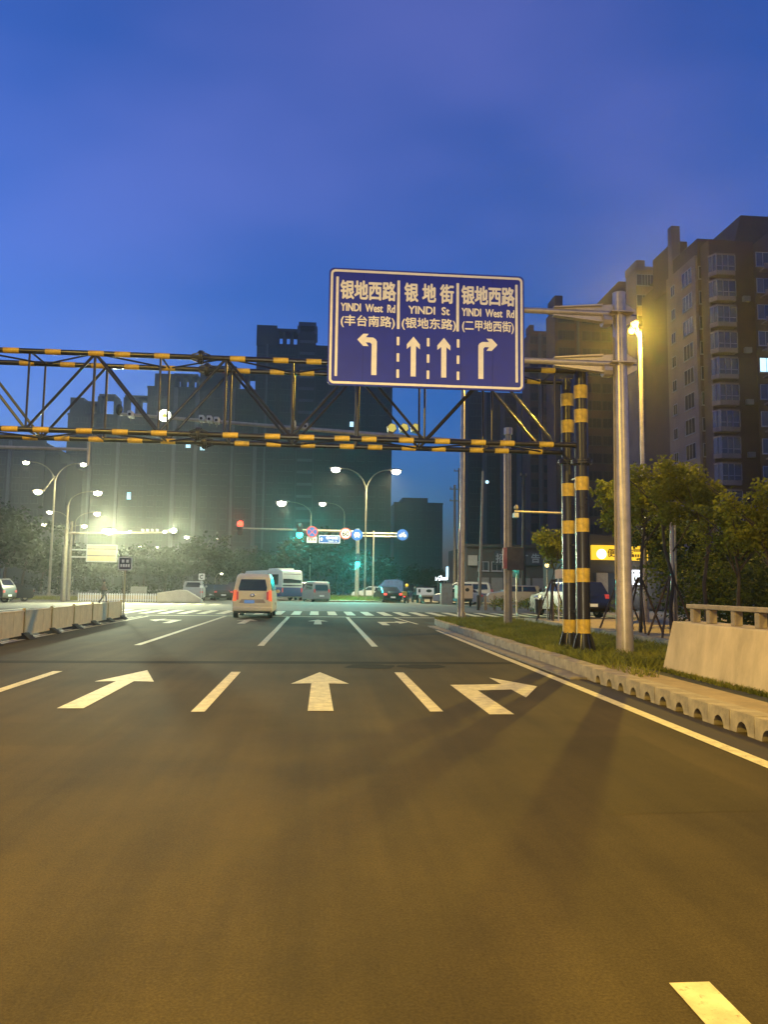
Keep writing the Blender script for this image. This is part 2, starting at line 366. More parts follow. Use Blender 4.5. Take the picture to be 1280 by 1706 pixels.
# grass on the verge
def grass_patch(name, n, spots, hmin, hmax, m, zb=.16, lean=.5):
    b = MB()
    for _ in range(n):
        x, y = spots()
        if x is None: continue
        a = random.uniform(0, 6.28); h = random.uniform(hmin, hmax); w = random.uniform(.006, .014) * (1 + h)
        dx, dy = math.cos(a) * w, math.sin(a) * w; lx, ly = random.gauss(0, lean) * h, random.gauss(0, lean) * h
        b.face([(x - dx, y - dy, zb), (x + dx, y + dy, zb), (x + lx * .5 + dx * .6, y + ly * .5 + dy * .6, zb + h * .6), (x + lx, y + ly, zb + h)])
    return tag(b.build(name, m, smooth=False), kind='stuff')
import mathutils.noise as mnz
def sp():
    y = 7 + 23.5 * random.random() ** 1.3; x = random.uniform(4.65, 7.6)
    if y < 12.4 and 5.0 < x or y < 11 and x < 5.1: return None, None
    if mnz.noise(Vector((x * .9, y * .5, 0))) < -.25 and random.random() < .6: return None, None
    return x, y
grass_patch('grass', 52000, sp, .05, .22, M['grass'])
def sp2(): return 5.50 + random.gauss(0, .035), random.uniform(6, 13)
grass_patch('grass', 2600, sp2, .03, .10, M['grass'])

# ------------------------------------------------------------------ concrete parapet with stone railing
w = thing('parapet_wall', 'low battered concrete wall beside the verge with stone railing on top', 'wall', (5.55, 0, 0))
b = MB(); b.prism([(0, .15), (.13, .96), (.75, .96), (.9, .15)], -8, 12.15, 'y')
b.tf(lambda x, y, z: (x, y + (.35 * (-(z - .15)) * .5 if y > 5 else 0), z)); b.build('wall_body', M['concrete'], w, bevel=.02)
w2 = w
rail_x = .36
b = MB(); b.box(rail_x - .08, rail_x + .08, -3, 11.85, 1.17, 1.24); b.build('top_rail', M['stone'], w, bevel=.015)
post = MB().box(-.06, .06, -.06, .06, .96, 1.17).mesh('railing_post', M['stone'])
for y in (11.7, 11.2, 10.5, 9.9, 9.3, 8.7, 8.1, 7.5, 6.9, 6.3, 5.7, 5.1): put('railing_post', post, w, (rail_x, y, 0), 0, .012)

# ------------------------------------------------------------------ height-limit truss
YN, YF = 14.8, 15.65
ZT, ZB = P(500, (585 + 603) / 2 + 14, 15.225)[1], 4.33
ZT = 1.45 + 4.55 * YN / 15.4; ZB = 1.45 + 2.98 * YN / 15.4
gt = thing('height_limit_gantry', 'black and yellow banded tubular truss gantry spanning the road', 'gantry')
XL, XR = -9.6, P(958, 740, YN)[0]
XCN = P(971, 900, YN)[0]; XCF = P(948, 900, YF)[0]; XC = (XCN + XCF) / 2; XCN = XCF = XC
RC = .052
for nm, y_, z_, m_ in (('chord', YN, ZT, 0), ('chord', YF, ZT, 0), ('chord', YN, ZB, 0), ('chord', YF, ZB, 0)):
    MB().tube((XL, y_, z_), (XC, y_, z_), RC, n=12).build(nm, M['black'], gt)
band = MB().tube((-.145, 0, 0), (.145, 0, 0), RC + .004, n=12).mesh('yellow_band', M['yellow'])
def bands(xs, ypx, Y_, Z_):
    for x in xs: put('yellow_band', band, gt, (P(x, ypx, Y_)[0], Y_, Z_))
bands([18, 88, 160, 204, 270, 396, 468, 523, 590, 650, 720, 790, 850, 913], 600, YN, ZT)
bands([45, 113, 165, 220, 280, 405, 462, 512, 575, 640, 700, 770, 835, 889], 610, YF, ZT)
bands([16, 68, 140, 200, 265, 384, 454, 511, 570, 615, 677, 737, 797, 845, 910], 725, YN, ZB)
bands([50, 103, 160, 225, 280, 403, 456, 513, 578, 625, 681, 731, 794, 836, 892], 740, YF, ZB)
# nodes 1.33 m apart
nodes = [P(x, 660, YN)[0] for x in (925, 820, 708, 597, 487, 375, 265, 155, 45)]
st = nodes[-1] - nodes[-2]
while nodes[-1] + st > XL: nodes.append(nodes[-1] + st)
for i, x in enumerate(nodes):
    for y_ in (YN, YF):
        MB().tube((x, y_, ZB), (x, y_, ZT), .027 if i % 2 else .022, n=8).build('truss_post', M['black'], gt)
        if i + 1 < len(nodes):
            x2 = nodes[i + 1]; z1, z2 = (ZB, ZT) if i % 2 == 0 else (ZT, ZB)
            MB().tube((x, y_, z1), (x2, y_, z2), .028, n=8).build('truss_diagonal', M['black'], gt)
    for z_ in (ZT, ZB):
        MB().tube((x, YN, z_), (x, YF, z_), .02, n=6).build('cross_tie', M['black'], gt)
        if i + 1 < len(nodes):
            a, c = ((YN, YF) if i % 2 else (YF, YN))
            MB().tube((x, a, z_), (nodes[i + 1], c, z_), .018, n=6).build('lateral_brace', M['black'], gt)
def flange(parent, c, axis, r=.15, t=.03):
    b = MB(); a = Vector(axis); c = Vector(c)
    b.tube(c - a * (t + .004), c - a * .004, r, n=20); b.tube(c + a * .004, c + a * (t + .004), r, n=20)
    o_ = a.orthogonal().normalized(); p_ = a.cross(o_)
    for k in range(8):
        t_ = k * math.pi / 4; q = c + (o_ * math.cos(t_) + p_ * math.sin(t_)) * r * .78; b.tube(q - a * (t + .03), q + a * (t + .03), .014, n=6)
        q1 = c + (o_ * math.cos(t_) + p_ * math.sin(t_)) * (r * .72)
        b.tube(q1 - a * .03, c - a * .17 + (q1 - c) * .55, .012, n=4); b.tube(q1 + a * .03, c + a * .17 + (q1 - c) * .55, .012, n=4)
    return b.build('bolted_flange', M['black'], parent)
fx = P(335, 598, YN)[0]
for y_ in (YN, YF):
    for z_ in (ZT, ZB): flange(gt, (fx, y_, z_), (1, 0, 0), .14)
RCOL = .134
for x, y_ in ((XCN, YN), (XCF, YF)):
    MB().tube((x, y_, .15), (x, y_, ZT + .06), RCOL, n=20).build('column', M['black'], gt)
    pys = ((654, 694, 806, 875, 958, 1043) if y_ == YN else (668, 712, 817, 879, 960, 1043))
    cb = MB().tube((0, 0, -.135), (0, 0, .135), RCOL + .004, n=20).mesh('column_band', M['yellow'])
    for py in pys: put('column_band', cb, gt, (x, y_, P(960, py, y_)[1]))
    flange(gt, (x, y_, P(960, 770, y_)[1]), (0, 0, 1), .21, .035)
    b = MB(); b.tube((x, y_, .15), (x, y_, .19), .26, n=20)
    for k in range(8):
        a = k * math.pi / 4 + .2; c_, s_ = math.cos(a), math.sin(a)
        pr = [(RCOL - .01, .19), (.25, .19), (.25, .26), (RCOL + .02, .58), (RCOL - .01, .58)]
        g = MB(); g.prism(pr, -.012, .012, 'y'); g.tf(lambda X_, Y_, Z_: (x + X_ * c_ - Y_ * s_, y_ + X_ * s_ + Y_ * c_, Z_))
        i = len(b.v); b.v += g.v; b.f += [tuple(i + q for q in f) for f in g.f]; b.m += g.m
        b.tube((x + .225 * math.cos(a + .35), y_ + .225 * math.sin(a + .35), .19), (x + .225 * math.cos(a + .35), y_ + .225 * math.sin(a + .35), .27), .02, n=6)
    b.build('base_gusset', M['black'], gt)
for x in (XL,):
    for y_ in (YN, YF): MB().tube((x, y_, 0), (x, y_, ZT + .06), RCOL, n=20).build('column', M['black'], gt)
for z_ in (1.0, 2.35, 3.7): MB().tube((XC, YN, z_), (XC, YF, z_ - .0), .02, n=6).build('cross_tie', M['black'], gt)

# ------------------------------------------------------------------ big lane sign
def text_obj(name, body, m, parent, x, z, y, width=None, height=None, weight=.0, align='CENTER', sx=None):
    c = bpy.data.curves.new('t', 'FONT'); c.body = body; c.size = 1; c.extrude = .0; c.resolution_u = 3
    o = bpy.data.objects.new('t', c); col.objects.link(o); bpy.context.view_layer.update()
    me = bpy.data.meshes.new_from_object(o.evaluated_get(bpy.context.evaluated_depsgraph_get())); bpy.data.objects.remove(o)
    xs = [v.co.x for v in me.vertices]; ys = [v.co.y for v in me.vertices]
    x0, x1, y0, y1 = min(xs), max(xs), min(ys), max(ys)
    kx_ = (width / (x1 - x0)) if width else (height / (y1 - y0)); kz = (height / (y1 - y0)) if height else kx_
    for v in me.vertices:
        v.co = ((v.co.x - (x0 + x1) / 2) * kx_, -v.co.z * 1.0, (v.co.y - (y0 + y1) / 2) * kz)
    if weight:
        import bmesh
        vs = [tuple(v.co) for v in me.vertices]; fs = [tuple(p.vertices) for p in me.polygons]; V = []; Fc = []
        wr = weight * kz
        for q in range(9):
            a = q * math.pi / 4; dx, dz = (wr * math.cos(a), wr * math.sin(a)) if q < 8 else (0, 0); i = len(V)
            V += [(x_ + dx, y_ - .0006 * q, z_ + dz) for x_, y_, z_ in vs]; Fc += [tuple(i + k for k in f) for f in fs]
        me = bpy.data.meshes.new(name); me.from_pydata(V, [], Fc)
    me.materials.clear(); me.materials.append(m); me.name = name
    return put(name, me, parent, (x, y, z))
def rrect(x0, x1, z0, z1, r, n=6):
    p = []
    for cx, cz, a0 in ((x1 - r, z1 - r, 0), (x0 + r, z1 - r, 90), (x0 + r, z0 + r, 180), (x1 - r, z0 + r, 270)):
        for k in range(n + 1):
            a = R(a0 + 90 * k / n); p.append((cx + r * math.cos(a), cz + r * math.sin(a)))
    return p
def ring(b, x0, x1, z0, z1, r, t, ya, yb, m=None, n=6):
    o = rrect(x0, x1, z0, z1, r, n); i = rrect(x0 + t, x1 - t, z0 + t, z1 - t, max(.001, r - t), n); k = len(o)
    for a in range(k):
        c = (a + 1) % k
        b.face([(o[a][0], ya, o[a][1]), (o[c][0], ya, o[c][1]), (i[c][0], ya, i[c][1]), (i[a][0], ya, i[a][1])], m)
        b.face([(o[a][0], ya, o[a][1]), (o[c][0], ya, o[c][1]), (o[c][0], yb, o[c][1]), (o[a][0], yb, o[a][1])], m)
        b.face([(i[a][0], ya, i[a][1]), (i[c][0], ya, i[c][1]), (i[c][0], yb, i[c][1]), (i[a][0], yb, i[a][1])], m)
YS = 14.2
(SX0, SZ1), (SX1, _q) = P(549, 447, YS), P(873.5, 459.5, YS); SZ0 = P(548, 641, YS)[1]; SZ1 = (SZ1 + _q) / 2
sg = thing('lane_direction_sign', 'large blue lane direction sign with white Chinese lettering and arrows', 'road sign', (SX0, YS, SZ0))
SW, SH = SX1 - SX0, SZ1 - SZ0; SQ = SW / 4.21
MB().prism(rrect(0, SW, 0, SH, .1), 0, .05, 'y').build('sign_board', M['blue'], sg, smooth=False)
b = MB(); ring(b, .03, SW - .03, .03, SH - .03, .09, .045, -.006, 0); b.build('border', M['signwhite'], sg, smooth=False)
def uz(v): return SH * (1 - v)
def bar(u, v0, v1, w_=.05, name='lane_bar'):
    MB().prism(rrect(u * SW - w_ * SQ / 2, u * SW + w_ * SQ / 2, uz(v1), uz(v0), .012, 2), -.006, 0, 'y').build(name, M['signwhite'], sg, smooth=False)
bar(.042, .075, .925, .055); bar(.960, .075, .925, .055); bar(.352, .085, .505, .058); bar(.655, .085, .505, .058)
for u in (.352, .505, .658):
    for v0 in (.572, .712, .850): bar(u, v0, v0 + .072, .058, 'lane_dash')
for u, u1, s_ in ((.198, .0, 'a'), (.508, .0, 'b'), (.812, .0, 'c')):
    top, mid, low = {'a': ('银地西路', 'YINDI  West  Rd', '(丰台南路)'), 'b': ('银地街', 'YINDI  St', '(银地东路)'), 'c': ('银地西路', 'YINDI  West  Rd', '(二甲地西街)')}[s_]
    w1 = {'a': 1.17, 'b': 1.05, 'c': 1.15}[s_]; w2_ = {'a': 1.15, 'b': .88, 'c': 1.14}[s_]; w3 = {'a': 1.14, 'b': 1.16, 'c': 1.12}[s_]
    text_obj('lettering', top if s_ != 'b' else '银 地 街', M['signwhite'], sg, u * SW, uz(.185), -.007, w1 * SQ, .405 * SQ, .028)
    text_obj('lettering', mid, M['signwhite'], sg, u * SW, uz(.335), -.007, w2_ * SQ, .165 * SQ, .030)
    text_obj('lettering', low, M['signwhite'], sg, u * SW, uz(.455), -.007, w3 * SQ, .27 * SQ, .022)
def sarrow(kind, u):
    cx = u * SW; zb = uz(.905); zt = uz(.565); h = (zt - zb) / SQ
    if kind == 'up': p = [(-.055, 0), (.055, 0), (.055, h - .2), (.14, h - .27), (.14, h - .17), (0, h), (-.14, h - .17), (-.14, h - .27), (-.055, h - .2)]
    else:
        p = [(-.055, 0), (.055, 0), (.055, h - .20), (.09, h - .165), (.18, h - .165), (.12, h - .245), (.235, h - .245), (.36, h - .11), (.235, h + .02), (.12, h + .02), (.18, h - .055), (.03, h - .055), (-.03, h - .09), (-.055, h - .14)]
        if kind == 'left': p = [(-x_, z_) for x_, z_ in p]
    MB().prism([(cx + x_ * SQ, zb + z_ * SQ) for x_, z_ in p], -.006, 0, 'y').build('arrow', M['signwhite'], sg, smooth=False)
sarrow('left', .232); sarrow('up', .430); sarrow('up', .585); sarrow('right', .775)
for x_ in (.45, 1.4, 2.35, 3.3): MB().box(x_ - .03, x_ + .03, .05, .09, .1, SH - .1).build('back_rail', M['dullsteel'], sg)
seamm = mat('sign_seam', (.010, .016, .17), .5, 0, .1)
for u in (.175, .338, .50, .672, .835):
    MB().box(u * SW - .004, u * SW + .004, -.0012, 0, .08, SH - .08).build('panel_seam', seamm, sg, smooth=False)
# its pole
YP = 14.45
PXX = P(1042, 1080, YP)[0]
pl = thing('sign_pole', 'thick galvanised steel sign pole with two cantilever arms standing on the verge', 'pole', (PXX, YP, .15))
PH = P(1030, 490, YP)[1] - .15
MB().tube((0, 0, 0), (0, 0, PH), .165, .125, n=24).build('pole_tube', M['steel'], pl)
MB().tube((0, 0, PH), (0, 0, PH + .02), .13, n=24).build('pole_cap', M['steel'], pl)
b = MB().tube((0, 0, .0), (0, 0, .03), .27, n=20)
for k in range(8): a = k * math.pi / 4; b.tube((.22 * math.cos(a), .22 * math.sin(a), .03), (.22 * math.cos(a), .22 * math.sin(a), .09), .018, n=6)
b.build('base_plate', M['steel'], pl)
for py, py2 in ((524, 522), (607, 604)):
    z_ = P(1030, py, YP)[1] - .15
    MB().tube((.0, 0, z_), (SX0 - PXX + .1, 0, z_ + .02), .062, .05, n=14).build('cantilever_arm', M['steel'], pl)
    for s_ in (1, -1):
        g = MB(); g.prism([(-.12, z_ + s_ * .05), (-.14, z_ + s_ * .20), (-.40, z_ + s_ * .17), (-1.35, z_ + s_ * .075), (-1.35, z_ + s_ * .05)], -.012, .012, 'y'); g.build('arm_gusset', M['steel'], pl)
        g = MB(); g.prism([(-.36, z_ + s_ * .15), (-1.35, z_ + s_ * .07), (-1.35, z_ + s_ * .09), (-.36, z_ + s_ * .185)], -.07, .07, 'y'); g.build('arm_gusset', M['steel'], pl)
        g = MB(); g.prism([(.12, z_ + s_ * .02), (.34, z_ + s_ * .02), (.34, z_ + s_ * .10), (.13, z_ + s_ * .22)], -.012, .012, 'y'); g.build('arm_gusset', M['steel'], pl)
    b = MB().box(-.24, .24, -.22, .22, z_ - .012, z_ + .012); b.tube((-.2, 0, z_ - .14), (-.36, 0, z_ - .14), .13, n=10); b.build('clamp_plate', M['steel'], pl)
for k in range(3): MB().tube((-.17, -.02 * k, 1.5), (-.135, -.02 * k, PH - .9), .010, n=5).build('cable_conduit', M['dullsteel'], pl)

# ------------------------------------------------------------------ street lamps
def light(parent, loc, energy, colr, radius=.12, spot=None):
    d = bpy.data.lights.new('lamp_light', 'SPOT' if spot else 'POINT'); d.energy = energy * LAMP; d.color = colr; d.shadow_soft_size = radius
    if spot: d.spot_size = R(spot); d.spot_blend = .6
    o = bpy.data.objects.new('lamp_light', d); col.objects.link(o); o.parent = parent; o.location = loc; return o
def lamp_head(parent, p, dx, dy, em_, sc_=1.0):
    """cobra head: dark shell with a lens underneath, pointing along (dx, dy)"""
    L = math.hypot(dx, dy); dx, dy = dx / L, dy / L; ang = math.atan2(dy, dx)
    b = MB(); b.ball((.3, 0, 0), .38, .15, .085, 12, 6); b.tf(lambda x, y, z: (x * sc_, y * sc_, max(z, -.02) * sc_))
    b.tf(lambda x, y, z: (x * math.cos(ang) - y * math.sin(ang) + p[0], x * math.sin(ang) + y * math.cos(ang) + p[1], z + p[2]))
    h = b.build('lamp_head', M['dullsteel'], parent)
    b = MB(); b.ball((.34, 0, -.07), .22, .17, .15, 12, 6); b.tf(lambda x, y, z: (x * sc_, y * sc_, z * sc_))
    b.tf(lambda x, y, z: (x * math.cos(ang) - y * math.sin(ang) + p[0], x * math.sin(ang) + y * math.cos(ang) + p[1], z + p[2]))
    b.build('lens', em_, h)
    return (p[0] + dx * .34, p[1] + dy * .34, p[2] - .16 * sc_)
def street_lamp(label, X, Y, H, arms, em_, energy=0, colr=SODIUM, r=.085, base=0, group=None, neck=1.6, spot=160, hs=1.0):
    t = thing('street_lamp', label, 'street lamp', (X, Y, base), 0, group)
    MB().tube((0, 0, 0), (0, 0, H - neck), r, r * .6, n=10).build('lamp_pole', M['dullsteel'], t)
    MB().tube((0, 0, 0), (0, 0, .5), r * 1.6, r * 1.3, n=10).build('pole_base', M['dullsteel'], t)
    for dx, dy, dz in arms:
        pts = [(dx * (1 - math.cos(s * math.pi / 2)) , dy * (1 - math.cos(s * math.pi / 2)), H - neck + (neck + dz) * math.sin(s * math.pi / 2)) for s in [q / 7 for q in range(8)]]
        MB().path(pts, r * .5, r * .38, 6).build('lamp_arm', M['dullsteel'], t)
        lp = lamp_head(t, pts[-1], dx, dy, em_, hs)
        if energy: light(t, (lp[0], lp[1], lp[2] - .05), energy, colr, .15, spot)
    return t
def at_height(px, py, Z):      # the point of that pixel's ray which lies Z above the road
    d = ray(px, py); t = (Z - CAM_H) / d.z; return d.x * t, d.y * t
# the near sodium lamp right of the sign pole
LY = 31.0; LX, LZ = P(1067, 552, LY)
t = thing('street_lamp', 'tall sodium street lamp with two lit heads right of the sign pole', 'street lamp', (LX, LY, .13))
MB().tube((0, 0, 0), (0, 0, LZ - .13), .11, .075, n=12).build('lamp_pole', M['steel'], t)
MB().tube((0, 0, 0), (0, 0, .5), .16, .15, n=12).build('pole_base', M['steel'], t)
for px, py, yy in ((1057, 546, -.5), (1068, 538, .5)):
    hx, hz = P(px, py, LY); q = (hx - LX - .1, yy, hz - .13)
    MB().path([(0, 0, LZ - .5), (q[0] * .5, q[1] * .5, LZ - .2), q], .035, .03, 6).build('lamp_arm', M['steel'], t)
    lp = lamp_head(t, q, -.35 if px < 1060 else .1, yy, M['e_sodium'], .95)
light(t, (-.4, -.6, LZ - .35), 4000, SODIUM, .11)
NEARLAMPS = [(11.8, -5.5, 11.2, (-1.2, 0, 0), 7500, 'sodium street lamp behind the camera on the right pavement'),
             (11.8, -36, 11.2, (-1.2, 0, 0), 5000, 'second sodium street lamp behind the camera on the right pavement'),
             (-10.2, 0.0, 11.6, (1.6, 0, 0), 17000, 'sodium street lamp on the median beside the camera'),
             (-10.2, 31.0, 11.6, (1.6, 0, 0), 0, '')]
for X, Y, H, arm, e, lb in NEARLAMPS[:3]:
    street_lamp(lb, X, Y, H, [arm], M['e_sodium'], e, SODIUM, .11, .1 if X > 0 else 0, spot=170)

# double lamp on the far median island, the pair left of centre, and the rest of the rows
xy1 = P(566, 780, 74); xy2 = P(654, 784, 74)
cx = P(610, 850, 74)[0]; H_ = xy1[1]
street_lamp('slim double-armed street lamp on the far median island, both lamps lit', cx, 74, H_, [(xy1[0] - cx + .3, 0, 0), (xy2[0] - cx - .3, 0, -.05)], M['e_pale'], 5000, PALE, .10, 0, 'street lamps beyond the crossing', 2.2, 165, 2.0)
HSF = 1.15
def far_lamp(label, px, py, H, armdx, e=0, em_='e_pale', hs=1.3, colr=PALE, g='street lamps beyond the crossing'):
    X, Y = at_height(px, py, H)
    return street_lamp(label, X - armdx, Y, H, [(armdx, 0, 0)], M[em_], e, colr, .09, 0, g, 1.7, 165, hs * HSF)
far_lamp('street lamp with curved arm behind the teal traffic light', 481, 836, 12.5, -3.0, 3500, hs=2.4)
far_lamp('small distant street lamp right of the lamp behind the teal light', 546, 838, 13.5, -2.5, 900, 'e_soft', 1.9)
# left rows
X, Y = at_height(42, 769, 12.6); X2, Y2 = at_height(136, 775, 12.4)
t = street_lamp('double-armed street lamp at the far left, with a third lamp low on its pole', (X + X2) / 2 + .2, Y, 12.6, [(X - (X + X2) / 2 + .3, 0, 0), (X2 - (X + X2) / 2 - .5, 0, -.05)], M['e_pale'], 3500, PALE, .13, 0, 'street lamps beyond the crossing', 2.0, 165, 1.3)
tx = t.location.x; lx, lz = P(73, 818, Y)
MB().path([(0, 0, 11.3), ((lx - tx) * .5, 0, (lz + 11.3) / 2), (lx - tx, 0, lz)], .06, .05, 6).build('lamp_arm', M['dullsteel'], t); lamp_head(t, (lx - tx, 0, lz), -1, 0, M['e_pale'], 1.6)
for i, (px, py, H, dx, e, em_, hs, lb) in enumerate([
    (152, 819, 12.4, 2.6, 3500, 'e_pale', 1.9, 'street lamp under the tip of the bare silver mast arm'),
    (90, 852, 12.2, -2.2, 0, 'e_soft', 1.7, 'small street lamp right of the tall double lamp pole'),
    (79, 873, 11.8, -2.2, 0, 'e_soft', 1.7, 'small street lamp beside the shaft of the double lamp pole'),
    (153, 854, 12.2, 2.4, 0, 'e_soft', 2.0, 'small lamp directly under the brighter one below the mast tip'),
    (133, 875, 12.0, 2.4, 0, 'e_soft', 2.0, 'small lamp above the left end of the long camera boom'),
    (59, 898, 11.0, -2.0, 0, 'e_soft', 1.8, 'small street lamp left of the double lamp shaft above the trees'),
    (97, 926, 8.5, -1.5, 0, 'e_soft', 1.7, 'low street lamp left of the yellow message board poles'),
    (2, 912, 9.0, 1.5, 0, 'e_soft', 1.8, 'street lamp cut by the left edge of the photo above the trees'),
    (229, 910, 11.0, 2.2, 0, 'e_soft', 1.8, 'distant street lamp below the camera boom'),
    (265, 911, 11.0, -2.2, 0, 'e_soft', 1.3, 'faint distant street lamp below the tip of the camera boom'),
    (317, 894, 12.0, -2.4, 0, 'e_soft', 2.0, 'distant street lamp right of the camera boom tip'),
    (359, 897, 13.0, 2.0, 0, 'e_soft', 1.4, 'faint distant street lamp left of the red traffic light'),
    (366, 955, 4.2, .6, 0, 'e_soft', .9, 'tiny low lamp above the dark cars left of the van')]):
    if 'tiny' in lb or 'edge of the photo' in lb or 'low street' in lb:
        X, Z = P(px, py, 105); street_lamp(lb, X - dx, 105, Z, [(dx, 0, 0)], M[em_], 0, PALE, .07, 0, 'street lamps beyond the crossing', 1.0, 165, hs * .8)
    else: far_lamp(lb, px, py, H, dx, max(e, 500), em_, hs)

# camera boom with the bright flood lamps, far left
YB = 62.0
bx_, bz_ = P(110, 888, YB); x1_, z1_ = P(290, 887, YB)
t = thing('camera_boom', 'pale mast with long horizontal boom carrying flood lamps and a row of cameras', 'camera mast', (bx_, YB, 0))
MB().tube((0, 0, 0), (0, 0, bz_ + .3), .2, .16, n=12).build('mast', M['dullsteel'], t)
MB().tube((0, 0, bz_), (0, 0, P(106, 842, YB)[1]), .06, .05, n=8).build('mast_spike', M['dullsteel'], t)
MB().tube((0, 0, bz_), (x1_ - bx_, 0, z1_), .09, .06, n=10).build('boom', M['steel'], t)
for px, py, s_ in ((174, 885, .26), (181, 886, .34), (188, 885, .26), (289, 884, .30), (274, 886, .15), (216, 886, .14)):
    X, Z = P(px, py, YB - .3); b = MB(); b.box(X - bx_ - s_ * .8, X - bx_ + s_ * .8, -.25, .0, Z - s_ * .7, Z + s_ * .7); h = b.build('flood_lamp', M['dullsteel'], t, bevel=.03)
    MB().ball((X - bx_, -.27, Z), s_ * .75, .06, s_ * .62).build('lens', M['e_pale'] if s_ > .2 else M['e_pale'], h)
for px in (238, 246, 254, 262):
    X, Z = P(px, 885, YB); MB().box(X - bx_ - .07, X - bx_ + .07, -.35, .1, Z - .02, Z + .16).build('camera_housing', M['white'], t)
light(t, (P(200, 886, YB)[0] - bx_, -2.5, P(200, 886, YB)[1]), 900, (1, .94, .55), .4)  # added omni fill before the boom, brightens the fence front and road
for px, e in ((181, 9000), (289, 4500)):
    o = light(t, (P(px, 886, YB)[0] - bx_, -.5, P(px, 886, YB)[1]), e, (.92, 1, .62), .25, 120); o.rotation_euler = (R(-74), 0, R(12))
# message board
YM = 66.0; mx0, mz1 = P(145, 907, YM); mx1, mz0 = P(195, 937, YM); px_, _ = P(116, 930, YM)
t = thing('message_board', 'yellow tinted message board held by two arms on a pale pole', 'message board', (px_, YM, 0))
MB().tube((0, 0, 0), (0, 0, P(116, 868, YM)[1]), .17, .12, n=12).build('pole_tube', M['dullsteel'], t)
for py in (916, 928): z_ = P(130, py, YM)[1]; MB().tube((0, 0, z_), (mx1 - px_ - .1, 0, z_), .06, n=8).build('bracket_arm', M['white'], t)
MB().box(mx0 - px_, mx1 - px_, -.2, -.08, mz0, mz1).build('board_face', mat('board_face', (.45, .45, .28), .6, c2=(.62, .42, .14), scale=.5, emit=(.5, .5, .3), es=.35), t, bevel=.02)
b = MB(); ring(b, mx0 - px_, mx1 - px_, mz0, mz1, .05, .09, -.215, -.2); b.build('board_frame', M['white'], t, smooth=False)
for k, py in enumerate((915, 926)): z_ = P(170, py, YM)[1]; MB().box(mx0 - px_ + .1, mx1 - px_ - .1, -.212, -.201, z_ - .04, z_ + .04).build('board_line', M['dullsteel'], t)

# bare mast arm entering at the left, and the camera mast on the verge
YA = 24.0; ax, az = P(147, 749, YA); a0, az0 = P(0, 745, YA); slope = (az0 - az) / (a0 - ax)
t = thing('mast_arm', 'bare silver mast arm entering from the left with a short drop pipe at its tip', 'mast', (-13.5, YA, 0))
MB().tube((0, 0, 0), (0, 0, az + .6), .17, .12, n=12).build('mast', M['steel'], t)
MB().tube((0, 0, az + (-13.5 - ax) * slope), (ax + 13.5, 0, az), .075, .045, n=10).build('arm', M['steel'], t)
MB().tube((ax + 13.5, 0, P(147, 735, YA)[1]), (ax + 13.5, 0, P(147, 775, YA)[1]), .045, n=8).build('drop_pipe', M['steel'], t)
YC = 26.0; mxx = P(848, 1045, YC)[0]; mzt = P(848, 724, YC)[1]
t = thing('camera_mast', 'grey post on the verge whose long arm runs left behind the gantry carrying traffic cameras', 'camera mast', (mxx, YC, .15))
MB().tube((0, 0, 0), (0, 0, mzt - .15), .13, .10, n=8).build('mast', M['dullsteel'], t)
MB().tube((-.13, -.05, 0), (-.13, -.05, mzt - .3), .05, .045, n=8).build('conduit', M['steel'], t)
MB().tube((0, 0, mzt - .15), (0, 0, mzt + .08), .15, n=8).build('mast_cap', M['steel'], t)
e0 = P(845, 742, YC); e1 = P(195, 689, YC)
MB().tube((0, 0, e0[1] - .15), (e1[0] - mxx, 0, e1[1] - .15), .10, .05, n=10).build('arm', M['steel'], t)
def cam_box(px, py, w_=.16, h_=.2):
    X, Z = P(px, py, YC); b = MB(); b.box(X - mxx - w_ / 2, X - mxx + w_ / 2, -.3, .1, Z - .15 - h_ / 2, Z - .15 + h_ / 2)
    o = b.build('traffic_camera', M['white'], t, bevel=.02); MB().tube((X - mxx, -.31, Z - .17), (X - mxx, -.3, Z - .17), w_ * .3, n=10).build('camera_lens', M['sblack'], o)
    MB().tube((X - mxx, -.1, Z - .15 - h_ / 2 - .12), (X - mxx, -.1, Z - .15), .02, n=6).build('camera_bracket', M['dullsteel'], t)
for px, py in ((337, 699), (350, 700), (362, 702), (219, 692), (268, 692), (489, 708), (509, 712)): cam_box(px, py)
X, Z = P(198, 690, YC); MB().ball((X - mxx, 0, Z), .12, .12, .2).build('dome_camera', M['sblack'], t)
X, Z = P(278, 697, YC)
h = MB().tube((X - mxx, -.42, Z - .15), (X - mxx, -.1, Z - .15), .21, .14, n=20).build('flood_lamp', M['dullsteel'], t)
b = MB(); 
for k in range(24):
    a, c = k * math.pi / 12, (k + 1) * math.pi / 12
    for s0, s1 in ((.075, .2),): b.face([(X - mxx + s0 * math.cos(a), -.425, Z - .15 + s0 * math.sin(a)), (X - mxx + s1 * math.cos(a), -.425, Z - .15 + s1 * math.sin(a)), (X - mxx + s1 * math.cos(c), -.425, Z - .15 + s1 * math.sin(c)), (X - mxx + s0 * math.cos(c), -.425, Z - .15 + s0 * math.sin(c))])
b.build('lens', em('ring_light', (1, 1, .78), 9), h)
MB().tube((X - mxx, -.43, Z - .15), (X - mxx, -.42, Z - .15), .07, n=14).build('hub', em('ring_hub', (.8, .8, .2), .9), h)
o = light(t, (X - mxx, -.5, Z - .15), 260, (.9, 1, .75), .15, 90); o.rotation_euler = (R(-88), 0, 0)
for px in (652, 672, 691):
    X, Z = P(px, 716, YC); h = MB().tube((X - mxx, -.34, Z - .15), (X - mxx, -.08, Z - .15), .17, n=6).build('flash_lamp', M['dullsteel'], t)
    MB().tube((X - mxx, -.35, Z - .15), (X - mxx, -.343, Z - .15), .15, n=6).build('lens', em('dim_yellow', (.75, .6, .12), .8), h)
